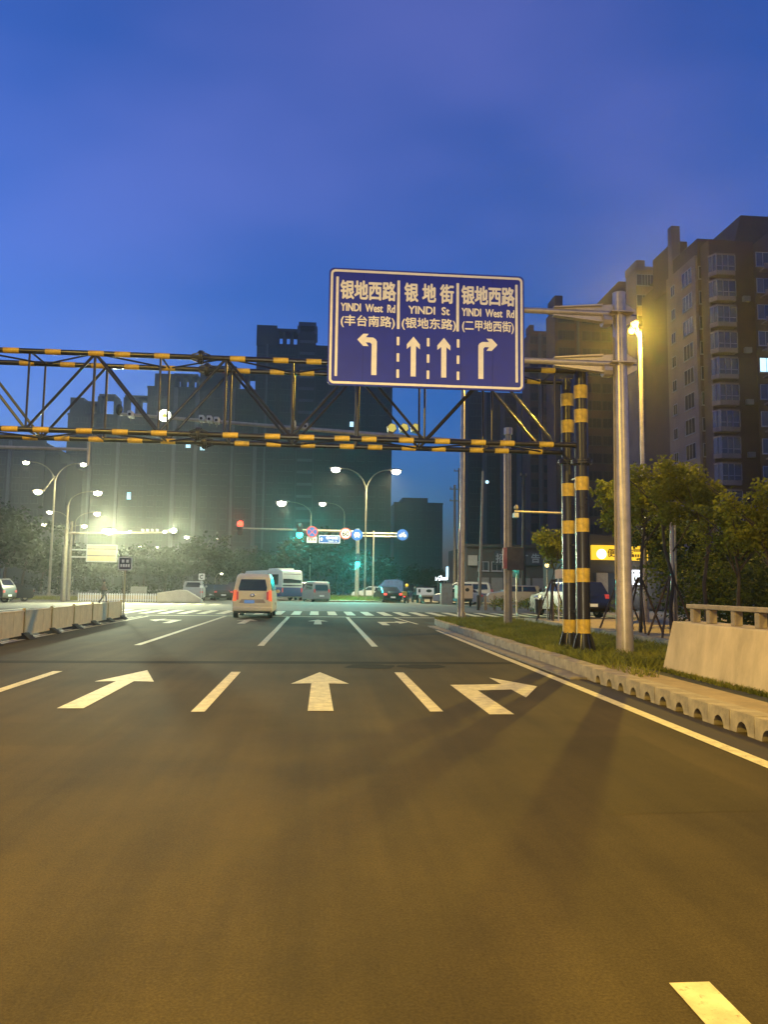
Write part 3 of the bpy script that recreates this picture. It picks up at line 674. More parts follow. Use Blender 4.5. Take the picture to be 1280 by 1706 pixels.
# board on its post
X0, Z0 = P(845, 950, YC - .25); X1, Z1 = P(872, 912, YC - .25)
b = MB().box(X0 - mxx, X1 - mxx, -.32, -.25, Z0 - .15, Z1 - .15); b.build('notice_board', mat('board_grey', (.10, .085, .07), .7, 0, .2, 4), t, bevel=.01)
X2_, _ = P(838, 930, YC - .25)
b = MB().box(X2_ - mxx, X0 - mxx - .01, -.36, -.22, Z0 - .1, Z1 - .17); b.build('side_panel', mat('pink_panel', (.40, .22, .17), .6, c2=(.45, .09, .07), scale=1.4), t, bevel=.01)

# tall silver pole standing on the tip of the verge
YT = 30.0; tx, _ = P(769, 1032, YT); ttx, ttz = P(780, 560, YT)
t = thing('tall_pole', 'tall bare silver pole at the tip of the verge, top hidden by the blue sign', 'pole', (tx, YT, .15))
b = MB().tube((0, 0, 0), (.05, 0, ttz - .15), .115, .075, n=12); b.build('pole_tube', M['steel'], t)
MB().tube((-.14, 0, 0), (-.1, 0, 3.5), .025, n=6).build('conduit', M['dullsteel'], t)
MB().tube((0, 0, 0), (0, 0, .35), .17, .16, n=12).build('pole_base', M['steel'], t)

# ------------------------------------------------------------------ far signal mast with lights and signs
YG = 77.0
def XZ(px, py, Y=YG): return P(px, py, Y)
sx_, _ = XZ(595, 960); az_ = XZ(595, 886)[1]
t = thing('signal_mast', 'pale signal mast on the far island with a long arm reaching left', 'signal mast', (sx_, YG, 0))
MB().tube((0, 0, 0), (0, 0, az_ + .3), .22, .17, n=12).build('mast', M['steel'], t)
ex, ez = XZ(405, 880); MB().tube((0, 0, az_), (ex - sx_, 0, ez), .13, .07, n=10).build('arm', M['steel'], t)
def signal(label, px, py, Y, which, vertical=True, r=.17, post=None, s=1.0):
    X, Z = P(px, py, Y - .3); col_ = {'r': 'e_red', 'g': 'e_green'}[which]
    t = thing('traffic_light', label, 'traffic light', (X, Y - .3, Z))
    n_ = 3; off = {'r': 0, 'g': 2}[which]
    for k in range(n_):
        d = (off - k) * .42 * s
        pos = (0, 0, d) if vertical else (d, 0, 0)
        b = MB().box(pos[0] - .2 * s, pos[0] + .2 * s, 0, .14, pos[2] - .2 * s, pos[2] + .2 * s)
        h = b.build('signal_case', M['sblack'], t)
        MB().ball((pos[0], -.01, pos[2]), r * s, .04, r * s, 14, 6).build('signal_lens', M[col_] if k == off else M['sblack'], h)
    o = light(t, (0, -.4, 0), {'r': 420, 'g': 2200}[which], {'r': (1, .04, .02), 'g': (.03, .95, .85)}[which], .15, 130); o.rotation_euler = (R(-84), 0, 0)
    return t
signal('red traffic light lit at the left end of the signal arm', 400, 873, YG, 'r', r=.30)
signal('teal green traffic light hanging under the signal arm beside the no stopping sign', 499, 891, YG, 'g', r=.32)
signal('teal green traffic light fixed low on the far signal mast', 596, 940, YG, 'g', r=.26)
def disc_sign(label, px, py, r_px, Y, base, rim, draw=None, n=28):
    X, Z = P(px, py, Y - .35); r = r_px * Y / F_PX
    t = thing('round_road_sign', label, 'road sign', (X, Y - .35, Z))
    MB().tube((0, .03, 0), (0, 0, 0), r, n=n).build('sign_plate', M[base], t)
    if rim:
        b = MB(); q = r * .80
        for k in range(n):
            a, c = 2 * math.pi * k / n, 2 * math.pi * (k + 1) / n
            b.face([(r * math.cos(a), -.01, r * math.sin(a)), (r * math.cos(c), -.01, r * math.sin(c)), (q * math.cos(c), -.01, q * math.sin(c)), (q * math.cos(a), -.01, q * math.sin(a))])
        b.build('sign_rim', M[rim], t, smooth=False)
    if draw: draw(t, r)
    MB().tube((0, .03, 0), (0, .3, 0), .03, n=6).build('sign_bracket', M['dullsteel'], t)
    return t
def d_nostop(t, r):
    b = MB()
    for s_ in (1, -1):
        q = r * .56; w_ = r * .10; b.face([(-q, -.012 - .002 * s_, -q * s_ - w_), (-q, -.012 - .002 * s_, -q * s_ + w_), (q, -.012 - .002 * s_, q * s_ + w_), (q, -.012 - .002 * s_, q * s_ - w_)])
    b.build('red_cross', M['sred'], t, smooth=False)
def d_60(t, r): text_obj('lettering', '60', M['sblack'], t, 0, 0, -.012, r * 1.15, r * .85, .03)
def d_car(t, r):
    b = MB(); b.prism([(-r * .42, -r * .30), (r * .42, -r * .30), (r * .50, r * .05), (r * .34, r * .38), (-r * .34, r * .38), (-r * .50, r * .05)], -.012, -.008, 'y')
    b.box(-r * .40, -r * .22, -.012, -.008, -r * .46, -r * .29); b.box(r * .22, r * .40, -.012, -.008, -r * .46, -r * .29)
    o = b.build('car_symbol', M['swhite'], t, smooth=False)
    MB().box(-r * .30, r * .30, -.016, -.013, r * .06, r * .26).build('car_window', M['sred'], o, smooth=False)
def d_bike(t, r):
    b = MB()
    for s_ in (-1, 1):
        for k in range(16):
            a, c = k * math.pi / 8, (k + 1) * math.pi / 8; q, w_ = r * .27, r * .15; cx_ = s_ * r * .36
            b.face([(cx_ + q * math.cos(a), -.012, -r * .15 + q * math.sin(a)), (cx_ + q * math.cos(c), -.012, -r * .15 + q * math.sin(c)), (cx_ + w_ * math.cos(c), -.012, -r * .15 + w_ * math.sin(c)), (cx_ + w_ * math.cos(a), -.012, -r * .15 + w_ * math.sin(a))])
    def ln(a, c): b.tube((a[0] * r, -.014, a[1] * r), (c[0] * r, -.014, c[1] * r), r * .05, n=4)
    ln((-.36, -.15), (-.12, .22)); ln((-.12, .22), (.28, .22)); ln((.28, .22), (.36, -.15)); ln((-.12, .22), (0, -.15)); ln((0, -.15), (-.36, -.15)); ln((0, -.15), (.28, .22)); ln((.28, .22), (.24, .40)); ln((.16, .42), (.32, .42)); ln((-.22, .30), (-.04, .30))
    b.build('bicycle_symbol', M['swhite'], t, smooth=False)
disc_sign('round blue and red no stopping sign on the signal arm', 520, 886, 9.5, YG, 'sblue', 'sred', d_nostop)
disc_sign('round white 60 speed limit sign with a red rim', 576, 889, 9.5, YG, 'swhite', 'sred', d_60)
disc_sign('round blue motor vehicles sign with a white car at the mast top', 595, 891, 9.5, YG - .3, 'sblue', None, d_car)
disc_sign('round blue bicycle sign at the right end of the double bracket', 671, 891, 9.5, YG, 'sblue', None, d_bike)
X0, Z0 = P(511, 904, YG - .3); X1, Z1 = P(528, 894, YG - .3)
t = thing('sub_plate', 'small cream plate with three dark marks under the no stopping sign', 'road sign', (X0, YG - .3, Z0))
MB().box(0, X1 - X0, 0, .03, 0, Z1 - Z0).build('sign_plate', M['swhite'], t)
for k in range(3): q = (X1 - X0) * (.22 + .28 * k); MB().box(q - .09, q + .09, -.006, 0, .2, Z1 - Z0 - .2).build('mark', M['dullsteel'], t)
X0, Z0 = P(531, 905, YG - .3); X1, Z1 = P(567, 892, YG - .3)
t = thing('street_name_sign', 'small blue street name sign with white arrow and border under the arm', 'road sign', (X0, YG - .3, Z0), 0)
W_, H2 = X1 - X0, Z1 - Z0
MB().prism(rrect(0, W_, 0, H2, .06), 0, .03, 'y').build('sign_plate', M['sblue'], t, smooth=False)
b = MB(); ring(b, .02, W_ - .02, .02, H2 - .02, .06, .05, -.006, 0); b.build('border', M['swhite'], t, smooth=False)
MB().prism([(.2, .25), (.35, .25), (.35, .4), (.45, .4), (.28, .6), (.1, .4), (.2, .4)], -.006, 0, 'y').build('arrow', M['swhite'], t, smooth=False)
text_obj('lettering', '银地街', M['swhite'], t, W_ * .62, H2 * .66, -.004, W_ * .56, .26, .03)
text_obj('lettering', 'YINDI  St', M['swhite'], t, W_ * .64, H2 * .27, -.004, W_ * .42, .13, .02)
# double bracket pole
t = thing('sign_pole', 'thin pole on the far island with a double horizontal bracket', 'pole', (P(622, 950, YG + 1)[0], YG + 1, 0))
MB().tube((0, 0, 0), (0, 0, P(622, 884, YG + 1)[1]), .09, .07, n=8).build('pole_tube', M['steel'], t)
for py in (888, 893):
    a = P(600, py, YG + 1); c = P(668, py + 1, YG + 1); q = t.location.x; MB().tube((a[0] - q, 0, a[1]), (c[0] - q, 0, c[1]), .055, n=8).build('bracket_arm', M['steel'], t)

# ------------------------------------------------------------------ left barrier fence
fn = thing('traffic_barrier', 'low cream panelled traffic barrier on black rubber feet along the left of the road', 'barrier')
FXa, FYa = -7.95, 32.2
def fpt(k): return (-7.95 + .09 * k, 32.2 - 2.32 * k)
panel = MB(); panel.box(-.012, .012, .05, 2.27, .12, .70); panel.mesh
pm = panel.mesh('barrier_panel', M['cream'])
rail = MB(); rail.tube((0, 0, .71), (0, 2.32, .71), .026, n=8); rail.tube((0, 0, .11), (0, 2.32, .11), .02, n=8); rm = rail.mesh('barrier_rail', M['cream'])
ft = MB(); ft.prism([(-.30, 0), (.30, 0), (.22, .05), (.07, .16), (-.07, .16), (-.22, .05)], -.16, .16, 'y'); fm = ft.mesh('rubber_foot', M['rubber'])
pm2 = MB().box(-.035, .035, -.035, .035, .05, .78).mesh('barrier_post', mat('yellow_post', (.55, .40, .12), .5, 0, .1))
slat = MB().box(-.016, .016, -.008, .008, .12, .70).mesh('barrier_slat', M['cream'])
for k in range(12):
    x, y = fpt(k); x2, y2 = fpt(k + 1); a = math.atan2(-(x - x2), (y - y2))
    put('barrier_post', pm2, fn, (x, y, 0)); put('rubber_foot', fm, fn, (x, y, 0), random.uniform(-.2, .2), .01)
    put('barrier_panel', pm, fn, (x2, y2, 0), a); put('barrier_rail', rm, fn, (x2, y2, 0), a)
    for j in range(2): f = (j + 1) / 3; put('barrier_slat', slat, fn, (x2 + (x - x2) * f, y2 + (y - y2) * f, 0), a)
# sign at its end
X0, _ = P(206, 1000, 32.4)
t = thing('bus_lane_sign', 'dark square sign with pale border on a yellowish post at the barrier end', 'road sign', (X0, 32.4, 0))
z0 = P(206, 950, 32.4)[1]; z1 = P(206, 928, 32.4)[1]
MB().tube((0, 0, 0), (0, 0, z0 + .1), .032, n=8).build('post', mat('post_yellow', (.50, .42, .24), .5, 0, .1), t)
MB().prism(rrect(-.28, .28, z0, z1, .06), -.05, -.03, 'y').build('sign_plate', mat('sign_dark', (.03, .035, .04), .5, 0, .1), t, smooth=False)
b = MB(); ring(b, -.28, .28, z0, z1, .06, .035, -.056, -.05); b.build('border', M['swhite'], t, smooth=False)
for k in (-1, 1): MB().box(k * .09 - .05, k * .09 + .05, -.056, -.05, z1 - .23, z1 - .11).build('mark', M['swhite'], t)
for k in range(4): MB().box(-.19 + k * .1, -.19 + k * .1 + .07, -.056, -.05, z0 + .13, z0 + .25).build('mark', M['swhite'], t)
# ------------------------------------------------------------------ far left low fence and concrete divider
YW = 63.5
fx0 = P(130, 1000, YW)[0]; fx1 = P(262, 998, YW)[0]
t = thing('low_fence', 'low white picket fence across the far side of the junction', 'fence', (fx0, YW, 0))
nP = 34; pk = MB().box(-.035, .035, -.02, .02, 0, .66).mesh('picket', M['swhite']); Lf = fx1 - fx0
for k in range(nP): put('picket', pk, t, (Lf * k / (nP - 1), 0, 0))
for z_ in (.15, .55): MB().box(0, Lf, .021, .05, z_ - .03, z_ + .03).build('rail', M['white'], t)
MB().box(0, Lf, .06, .10, .05, .5).build('backing_panel', M['concrete'], t)
x1_ = P(330, 1000, YW)[0]
t = thing('concrete_divider', 'rising pale concrete divider ending in a sloped nose', 'barrier', (fx1, YW, 0))
b = MB(); b.prism([(0, 0), (x1_ - fx1 + .4, 0), (x1_ - fx1 + .3, .25), (x1_ - fx1 - .9, .95), (x1_ - fx1 - 1.5, 1.0), (0, .72)], -.25, .25, 'y'); b.build('divider_body', mat('whitewashed_concrete', (.74, .70, .52), .8, c2=(.6, .55, .4), scale=1.5), t, bevel=.04)
t = thing('median_sign', 'small white sign with a dark turning arrow on a slim white post', 'road sign', (P(335, 990, 60)[0], 60, 0))
z_ = P(335, 961, 60)[1]
MB().tube((0, 0, 0), (0, 0, z_), .04, n=8).build('post', M['white'], t); MB().prism(rrect(-.24, .24, z_ - .25, z_ + .25, .08), -.07, -.04, 'y').build('sign_plate', M['swhite'], t)
b = MB()
for k in range(10):
    a, c = R(60 + k * 25), R(60 + (k + 1) * 25); q, w_ = .15, .09
    b.face([(q * math.cos(a), -.075, z_ + q * math.sin(a)), (q * math.cos(c), -.075, z_ + q * math.sin(c)), (w_ * math.cos(c), -.075, z_ + w_ * math.sin(c)), (w_ * math.cos(a), -.075, z_ + w_ * math.sin(a))])
b.prism([(.02, z_ + .05), (.02, z_ + .2), (.14, z_ + .13)], -.078, -.073, 'y'); b.build('arrow', M['sblack'], t, smooth=False)
MB().box(-.12, .12, -.06, -.03, z_ - .85, z_ - .65).build('small_plate', M['swhite'], t)
# far median island
b = MB(); b.prism([(-.6, 70.5), (7.5, 70.5), (8.2, 72), (8.2, 140), (-.6, 140), (-1.2, 72)], -.01, .14, 'z'); tag(b.build('median_island', M['kerb'], smooth=False), kind='structure')
def sp3(): return random.uniform(-.4, 7.6), random.uniform(71.5, 84)
grass_patch('grass', 5000, sp3, .15, .5, M['grass'], .13)
def sp4(): return random.uniform(-33, -20), random.uniform(66, 70)
grass_patch('grass', 3500, sp4, .15, .4, M['grass'], .0)
tag(MB().box(9.5, 90, 68, 420, -.01, .12).build('far_pavement', M['paving'], smooth=False), kind='structure')
tag(MB().box(15.5, 60, 33.6, 45, -.01, .12).build('corner_pavement', M['paving'], smooth=False), kind='structure')

# ------------------------------------------------------------------ vehicles
def car(name, label, cat, L, W, H, prof, belt, paint, windows, loc, rz, group=None, tail='e_tail', lit=True, lights=None, tumble=.14, plate=None, rear=None, wheels=(.8, .8), wr=.32, bev=.06):
    """prof: side outline (y, z), rear at y=0, front at y=L; windows: lists of side points; rear: (x half, z0, z1, top half) of the rear pane"""
    t = thing(name, label, cat, loc, rz, group)
    def tum(x, y, z): return (x * (1 - tumble * max(0, z - belt) / max(.1, H - belt)), y, z)
    b = MB(); b.prism(prof, -W / 2, W / 2, 'x'); n0 = len(b.v); b.tf(tum); body = b.build('body', M[paint], t, bevel=bev)
    for poly in windows:
        for s_ in (-1, 1):
            b = MB(); x_ = s_ * (W / 2 + .006); b.face([tum(x_, u, v) for u, v in poly]); b.build('side_window', M['glassd'], t, smooth=False)
    def rearx(z):      # y of the rear surface at height z
        best = 0
        for (u0, v0), (u1, v1) in zip(prof, prof[1:] + prof[:1]):
            if (v0 - z) * (v1 - z) <= 0 and v0 != v1:
                u = u0 + (u1 - u0) * (z - v0) / (v1 - v0)
                if u < L / 2: best = u
        return best
    if rear:
        xh, z0, z1, xt = rear
        b = MB(); b.face([(-xh, rearx(z0) - .008, z0), (xh, rearx(z0) - .008, z0), (xh + .02, rearx(z0 + .12) - .01, z0 + .12), (xt, rearx(z1) - .012, z1), (-xt, rearx(z1) - .012, z1), (-xh - .02, rearx(z0 + .12) - .01, z0 + .12)])
        b.build('rear_window', M['glassd'], t, smooth=False)
    wm = MB(); wm.tube((-.1, 0, 0), (.1, 0, 0), wr, n=18); tyre = wm.mesh('tyre', M['rubber'])
    rmh = MB().tube((-.105, 0, 0), (.105, 0, 0), wr * .6, n=12).mesh('rim', M['dullsteel'])
    for s_ in (-1, 1):
        for y_ in (wheels[0], L - wheels[1]):
            wo = put('wheel', tyre, t, (s_ * (W / 2 - .12), y_, wr), 0); put('rim', rmh, wo, (0, 0, 0))
    if lights:
        for s_ in (-1, 1):
            x0, x1, z0, z1 = lights; xs = sorted((s_ * x0, s_ * x1)); y_ = rearx((z0 + z1) / 2)
            b = MB().box(xs[0], xs[1], y_ - .03, y_ + .06, z0, z1); b.tf(tum); b.build('tail_light', M[tail] if lit else M['sred'], t, bevel=.015)
    if plate:
        MB().box(plate[0] - .22, plate[0] + .22, rearx(plate[1]) - .02, rearx(plate[1]) - .005, plate[1] - .07, plate[1] + .07).build('number_plate', M[plate[2]], t)
    for s_ in (-1, 1):
        b = MB(); b.ball((s_ * (W / 2 + .10), L - 1.35, belt + .08), .10, .07, .09); b.build('mirror', M[paint], t)
    return t, rearx, tum
# cream van ahead
vx0 = G(388, 1030)[0]; vx1 = G(455, 1028)[0]; VY = 34.3
prof = [(0.02, .30), (0, .42), (.0, .62), (.03, .80), (.06, 1.15), (.22, 1.78), (.42, 1.90), (1.2, 1.96), (2.6, 1.94), (3.1, 1.86), (3.75, 1.2), (4.35, 1.05), (4.5, .85), (4.5, .35), (4.4, .25), (.1, .25)]
t, rx_, tum = car('van', 'cream people carrier van with glowing tail lights waiting at the stop line', 'van', 4.5, 1.74, 1.96, prof, 1.08, 'carcream', [[(.45, 1.22), (1.3, 1.22), (1.3, 1.74), (.55, 1.74)], [(1.4, 1.22), (2.3, 1.22), (2.3, 1.74), (1.4, 1.74)], [(2.4, 1.22), (3.45, 1.22), (3.1, 1.72), (2.4, 1.74)]],
    (-2.86, VY, 0), R(0.5), None, 'e_tail', True, (.70, .855, .74, 1.22), .20, (-.13, .72, 'plateblue'), (.60, 1.20, 1.70, .53), (.62, .85), .31, .09)
b = MB().box(-.86, .86, -.05, .08, .30, .50); b.build('rear_bumper', M['carcream'], t, bevel=.05)
b = MB().box(-.80, .80, -.03, .1, .22, .31); b.build('bumper_skirt', M['rubber'], t, bevel=.02)
MB().ball((0, rx_(1.0) - .01, 1.0), .11, .03, .075).build('badge', M['chrome'], t)
b = MB(); b.prism([(-.62, .60), (.62, .60), (.48, .83), (-.48, .83)], rx_(.7) - .006, rx_(.7) + .02, 'y'); b.build('plate_recess', mat('cream_shade_panel', (.55, .45, .28), .4, 0, .05), t, smooth=False)
MB().box(-.02, .02, rx_(1.45) - .02, rx_(1.45) - .015, 1.24, 1.50).build('wiper', M['rubber'], t)
MB().tube((-.5, .5, .28), (.5, .5, .28), .05, n=8).build('rear_axle', M['rubber'], t)
for s_ in (-1, 1):
    MB().box(s_ * .66 - .045, s_ * .66 + .045, rx_(.98) - .045, rx_(.98) - .01, .80, 1.16).build('reflector', M['sred'], t)
    MB().tube((s_ * .62, .5, 1.955), (s_ * .62, 2.8, 1.965), .02, n=6).build('roof_rail', M['dullsteel'], t)
# coach
prof = [(0, .45), (-.02, 1.3), (.0, 2.7), (.12, 3.1), (.5, 3.22), (10.6, 3.22), (10.9, 3.0), (11.1, 1.2), (11.1, .45), (11, .35), (.1, .35)]
bxp, byp = G(486, 1001)
prof = [(u, v * .91) for u, v in prof]
t, rx_, tum = car('coach', 'white and blue coach turning left across the junction beyond the van', 'bus', 11.1, 2.15, 2.93, prof, 1.5, 'buswhite', [[(.9 + k * 1.95, 1.5), (2.7 + k * 1.95, 1.5), (2.7 + k * 1.95, 2.5), (.9 + k * 1.95, 2.5)] for k in range(5)],
    (bxp, byp + .2, 0), R(24), None, 'e_tailr', False, (.90, 1.05, .8, 1.2), .03, (.35, .70, 'e_disc'), (.92, 1.68, 2.55, .88), (2.8, 2.6), .44, .10)
b = MB(); b.box(-1.09, 1.09, -.03, 11.12, .40, 1.28); b.build('blue_skirt', M['busblue'], t, bevel=.05)
b = MB(); b.box(-.95, .95, -.035, 0, 1.40, 1.50); b.build('rear_trim', M['glassd'], t)
b = MB(); b.box(-.8, .8, 1.5, 4.5, 2.91, 3.1); b.build('roof_unit', M['buswhite'], t, bevel=.08)
# small vans beyond
prof = [(0, .3), (0, .9), (.1, 1.6), (.3, 1.84), (2.6, 1.86), (3.1, 1.6), (3.7, 1.1), (3.95, .9), (3.95, .3), (3.8, .22), (.1, .22)]
X, Y = G(536, 1003)
t, rx_, tum = car('minivan', 'silver grey minivan seen from behind beside a dark one near the far island', 'van', 3.95, 1.62, 1.88, prof, 1.0, 'carsilver', [[(.4, 1.1), (2.7, 1.1), (2.6, 1.6), (.45, 1.6)]], (X, Y, 0), R(16), None, 'e_tailr', False, (.60, .76, .85, 1.15), .12, (0, .55, 'swhite'), (.62, 1.02, 1.62, .58), (.6, .7), .29)
MB().box(-.5, .5, -.02, 0, .95, 1.0).build('trim_strip', M['chrome'], t)
X, Y = G(513, 1001)
car('minivan', 'dark minivan half hidden between the coach and the silver minivan', 'van', 3.95, 1.6, 1.88, prof, 1.0, 'carblack', [[(.4, 1.1), (2.7, 1.1), (2.6, 1.6), (.45, 1.6)]], (X, Y + 2, 0), R(12), None, 'e_tailr', False, (.60, .76, .85, 1.15), .12, None, (.62, 1.02, 1.62, .58), (.6, .7), .29)
sedan = [(0, .35), (0, .85), (.1, .98), (.75, 1.02), (1.35, 1.42), (2.6, 1.46), (3.3, 1.02), (4.3, .86), (4.5, .6), (4.5, .3), (4.4, .22), (.1, .22)]
swin = [[(1.0, 1.04), (1.9, 1.04), (1.9, 1.38), (1.4, 1.36)], [(2.0, 1.04), (3.1, 1.04), (2.65, 1.38), (2.0, 1.38)]]
suv = [(0, .4), (0, .95), (.12, 1.2), (.45, 1.68), (2.6, 1.72), (3.3, 1.2), (4.4, 1.05), (4.6, .8), (4.6, .35), (4.5, .28), (.1, .28)]
uwin = [[(.6, 1.2), (1.7, 1.2), (1.7, 1.6), (.75, 1.6)], [(1.8, 1.2), (3.1, 1.2), (2.6, 1.62), (1.8, 1.62)]]
def simple(label, px, py, paint, rz, kind='sedan', group=None, lit=None, head=False, Y=None):
    if Y is None: X, Y = G(px, py)
    else: X = P(px, py, Y)[0]
    pr, wn = (sedan, swin) if kind == 'sedan' else (suv, uwin)
    t, rx_, tum = car('parked_car' if group else 'car', label, 'car', pr[9][0] if kind == 'sedan' else 4.6, 1.76, 1.46 if kind == 'sedan' else 1.72, pr, 1.0 if kind == 'sedan' else 1.18, paint, wn, (X, Y, 0), R(rz), group,
        'e_tailr', bool(lit), (.6, .84, .70, .86), .16, (0, .5, 'swhite'), (.62, 1.04, 1.38, .5) if kind == 'sedan' else (.62, 1.2, 1.6, .52), (.8, .85), .31, .07)
    if head:
        for s_ in (-1, 1): MB().ball((s_ * .66, 4.5, .66), .13, .05, .09).build('headlight', M['e_white'], t)
    return t
g1 = 'dark cars queued beyond the divider'
simple('black car just beyond the nose of the divider', 352, 1000, 'carblack', 20, 'sedan', g1, Y=74)
simple('black car in the queue between the divider nose and the van', 372, 1000, 'carblack', 12, 'sedan', g1, Y=72)
simple('dark car with a red tail light touching the left side of the van', 394, 1000, 'carblack', 8, 'suv', g1, True, Y=75)
simple('pale car half hidden behind the rising end of the divider', 321, 995, 'carsilver', 6, 'suv', None, Y=68)
simple('dark car with bright headlights at the far left edge', 42, 1004, 'carblack', 150, 'sedan', None, False, True, Y=62)
t = simple('tan pickup like car cut off by the left edge of the photo', 15, 1006, 'cartan', 80, 'suv', None, Y=56)
simple('dark hatchback with lit red tail lights right of the far island', 655, 1004, 'carblack', 8, 'sedan', None, True, Y=70)
t = simple('small pale car right of the far island under a blue load', 655, 996, 'carwhite', 80, 'sedan', None, Y=84)
X, Z = P(635, 976, 84)
t = thing('blue_tarpaulin', 'faded blue tarpaulin load behind the small pale car', 'tarpaulin', (X, 88, 0))
b = MB(); b.prism([(-.2, .8), (2.9, .8), (2.9, 2.1), (2.2, 2.3), (.9, 2.25), (0, 1.3)], 0, 1.6, 'y'); b.build('load', mat('tarpaulin', (.10, .16, .34), .8, 0, .2, 3), t, bevel=.1); MB().box(-.2, 2.9, .1, 1.5, .35, .8).build('load_bed', M['sblack'], t)
# vehicles on the right
prof = [(0, .4), (0, 1.0), (.15, 1.75), (.4, 1.95), (3.6, 1.97), (4.2, 1.6), (4.9, 1.1), (5.1, .9), (5.1, .35), (5, .28), (.1, .28)]
X, Y = G(845, 1006)
car('minibus', 'silver minibus parked side on behind the grey camera post', 'van', 5.1, 1.8, 1.97, prof, 1.1, 'carsilver', [[(.35, 1.2), (1.9, 1.2), (1.9, 1.75), (.45, 1.75)], [(2.0, 1.2), (3.0, 1.2), (3.0, 1.75), (2.0, 1.75)], [(3.1, 1.2), (4.3, 1.2), (3.8, 1.7), (3.1, 1.75)]], (X + .4, Y + 8, .1), R(72), 'cars parked beyond the right hand crossing', 'e_tailr', False, (.65, .85, .9, 1.2), .10, None, (.7, 1.2, 1.72, .62), (.8, .8), .33)
t = simple('silver off road car parked between the grey post and the black and yellow columns', 905, 1004, 'carsilver', 82, 'suv', 'cars parked beyond the right hand crossing', Y=62)
t = simple('pale saloon mostly hidden beside the leaning lamp pole', 808, 1004, 'carsilver', 60, 'sedan', 'cars parked beyond the right hand crossing', Y=66)
X, Y = G(1000, 1030)
car('black_car', 'black people carrier close behind the banded columns', 'car', 4.6, 1.76, 1.72, suv, 1.18, 'carblack', uwin, (P(997, 1030, 34.8)[0] - .2, 34.8, .12), R(12), None, 'e_tailr', False, (.62, .84, .9, 1.1), .16, (0, .6, 'swhite'), (.62, 1.2, 1.6, .52), (.8, .85), .33, .07)
# three-wheelers
def trike(label, px, py, Y, boxc, w_, h_, rz=0, person=False, mark=True):
    X = P(px, py, Y)[0]
    t = thing('cargo_tricycle', label, 'tricycle', (X, Y, .0), rz)
    MB().box(-w_ / 2, w_ / 2, 0, 1.5, .62, .62 + h_).build('cargo_box', M[boxc], t, bevel=.03)
    MB().box(-w_ / 2 + .05, w_ / 2 - .05, 0, 2.5, .42, .60).build('chassis', M['sblack'], t)
    wm_ = MB().tube((-.05, 0, 0), (.05, 0, 0), .27, n=14).mesh('wheel', M['rubber'])
    for x_, y_ in ((-w_ / 2 + .08, .7), (w_ / 2 - .08, .7), (0, 2.55)): put('wheel', wm_, t, (x_, y_, .27))
    MB().path([(0, 2.5, .3), (0, 2.35, .9), (0, 2.25, 1.15)], .03, .03, 6).build('steering_column', M['sblack'], t); MB().tube((-.33, 2.2, 1.15), (.33, 2.2, 1.15), .02, n=6).build('handlebar', M['sblack'], t)
    MB().box(-.25, .25, 1.6, 2.0, .62, .82).build('seat', M['sblack'], t, bevel=.04)
    MB().box(-w_ / 2 - .02, w_ / 2 + .02, -.04, .02, .60, .68).build('rear_bumper', M['dullsteel'], t)
    if mark:
        MB().ball((w_ * .12, -.012, .62 + h_ * .68), w_ * .14, .01, h_ * .14, 12, 6).build('dark_logo', M['sblack'], t)
    return t
trike('cargo tricycle with a tall cream delivery box beside the tall silver pole', 776, 1008, 58, 'cream', 1.15, 1.0, 0)
t = trike('cargo tricycle with a long white box and dark round logo left of the utility cabinet', 712, 1004, 68, 'white', 1.05, .5, 0)
t2 = t
MB().box(-.95, .6, -.06, -.02, 1.12 - .35, 1.14 + .25).build('white_panel', M['swhite'], t, bevel=.02); MB().ball((.15, -.07, 1.13), .26, .012, .14, 12, 6).build('dark_logo', M['sblack'], t); MB().box(-.8, -.62, -.075, -.061, .98, 1.28).build('dark_mark', M['sblack'], t)
# utility cabinet, bins, bollards
def cabinet(label, px, py0, py1, Y, w_, d_=.6):
    X, Z1 = P(px, py1, Y)
    t = thing('utility_cabinet', label, 'cabinet', (X, Y, 0))
    MB().box(-w_ / 2, w_ / 2, 0, d_, .0, Z1).build('cabinet_body', M['cabinet'], t, bevel=.02)
    for s_ in (-1, 1):
        d = MB().box(s_ * w_ / 4 - w_ / 4 + .02, s_ * w_ / 4 + w_ / 4 - .02, -.02, 0, .12, Z1 - .08).build('cabinet_door', M['cabinet'], t, bevel=.008); MB().box(-s_ * .02 - .02 + s_ * .06, -s_ * .02 + .02 + s_ * .06, -.05, -.02, Z1 * .5, Z1 * .58).build('handle', M['dullsteel'], d)
    MB().box(-w_ / 2 - .04, w_ / 2 + .04, -.06, d_ + .04, Z1, Z1 + .05).build('cabinet_roof', M['cabinet'], t)
cabinet('tall pale utility cabinet at the far corner left of the tall silver pole', 745, 1005, 973, 66, 1.0)
cabinet('pale green utility cabinet beyond the low white fence', 230, 1000, 978, 85, 1.6)
X, Y = 10.5, 34.4
t = thing('litter_bin', 'round dark metal litter bin on a leg beside the crossing', 'bin', (P(898, 1025, Y)[0], Y, .12))
MB().tube((0, 0, 0), (0, 0, .3), .05, n=8).build('leg', M['binbody'], t); MB().tube((0, 0, .22), (0, 0, .85), .17, .19, n=18).build('bin_body', M['binbody'], t)
b = MB(); b.tube((0, 0, .85), (0, 0, .89), .20, n=18); b.tube((0, 0, .97), (0, 0, 1.01), .20, .17, n=18)
for k in range(4): b.tube((.16 * math.cos(k * 1.57), .16 * math.sin(k * 1.57), .89), (.16 * math.cos(k * 1.57), .16 * math.sin(k * 1.57), .97), .012, n=5)
b.build('bin_lid', M['chrome'], t)
bl = None
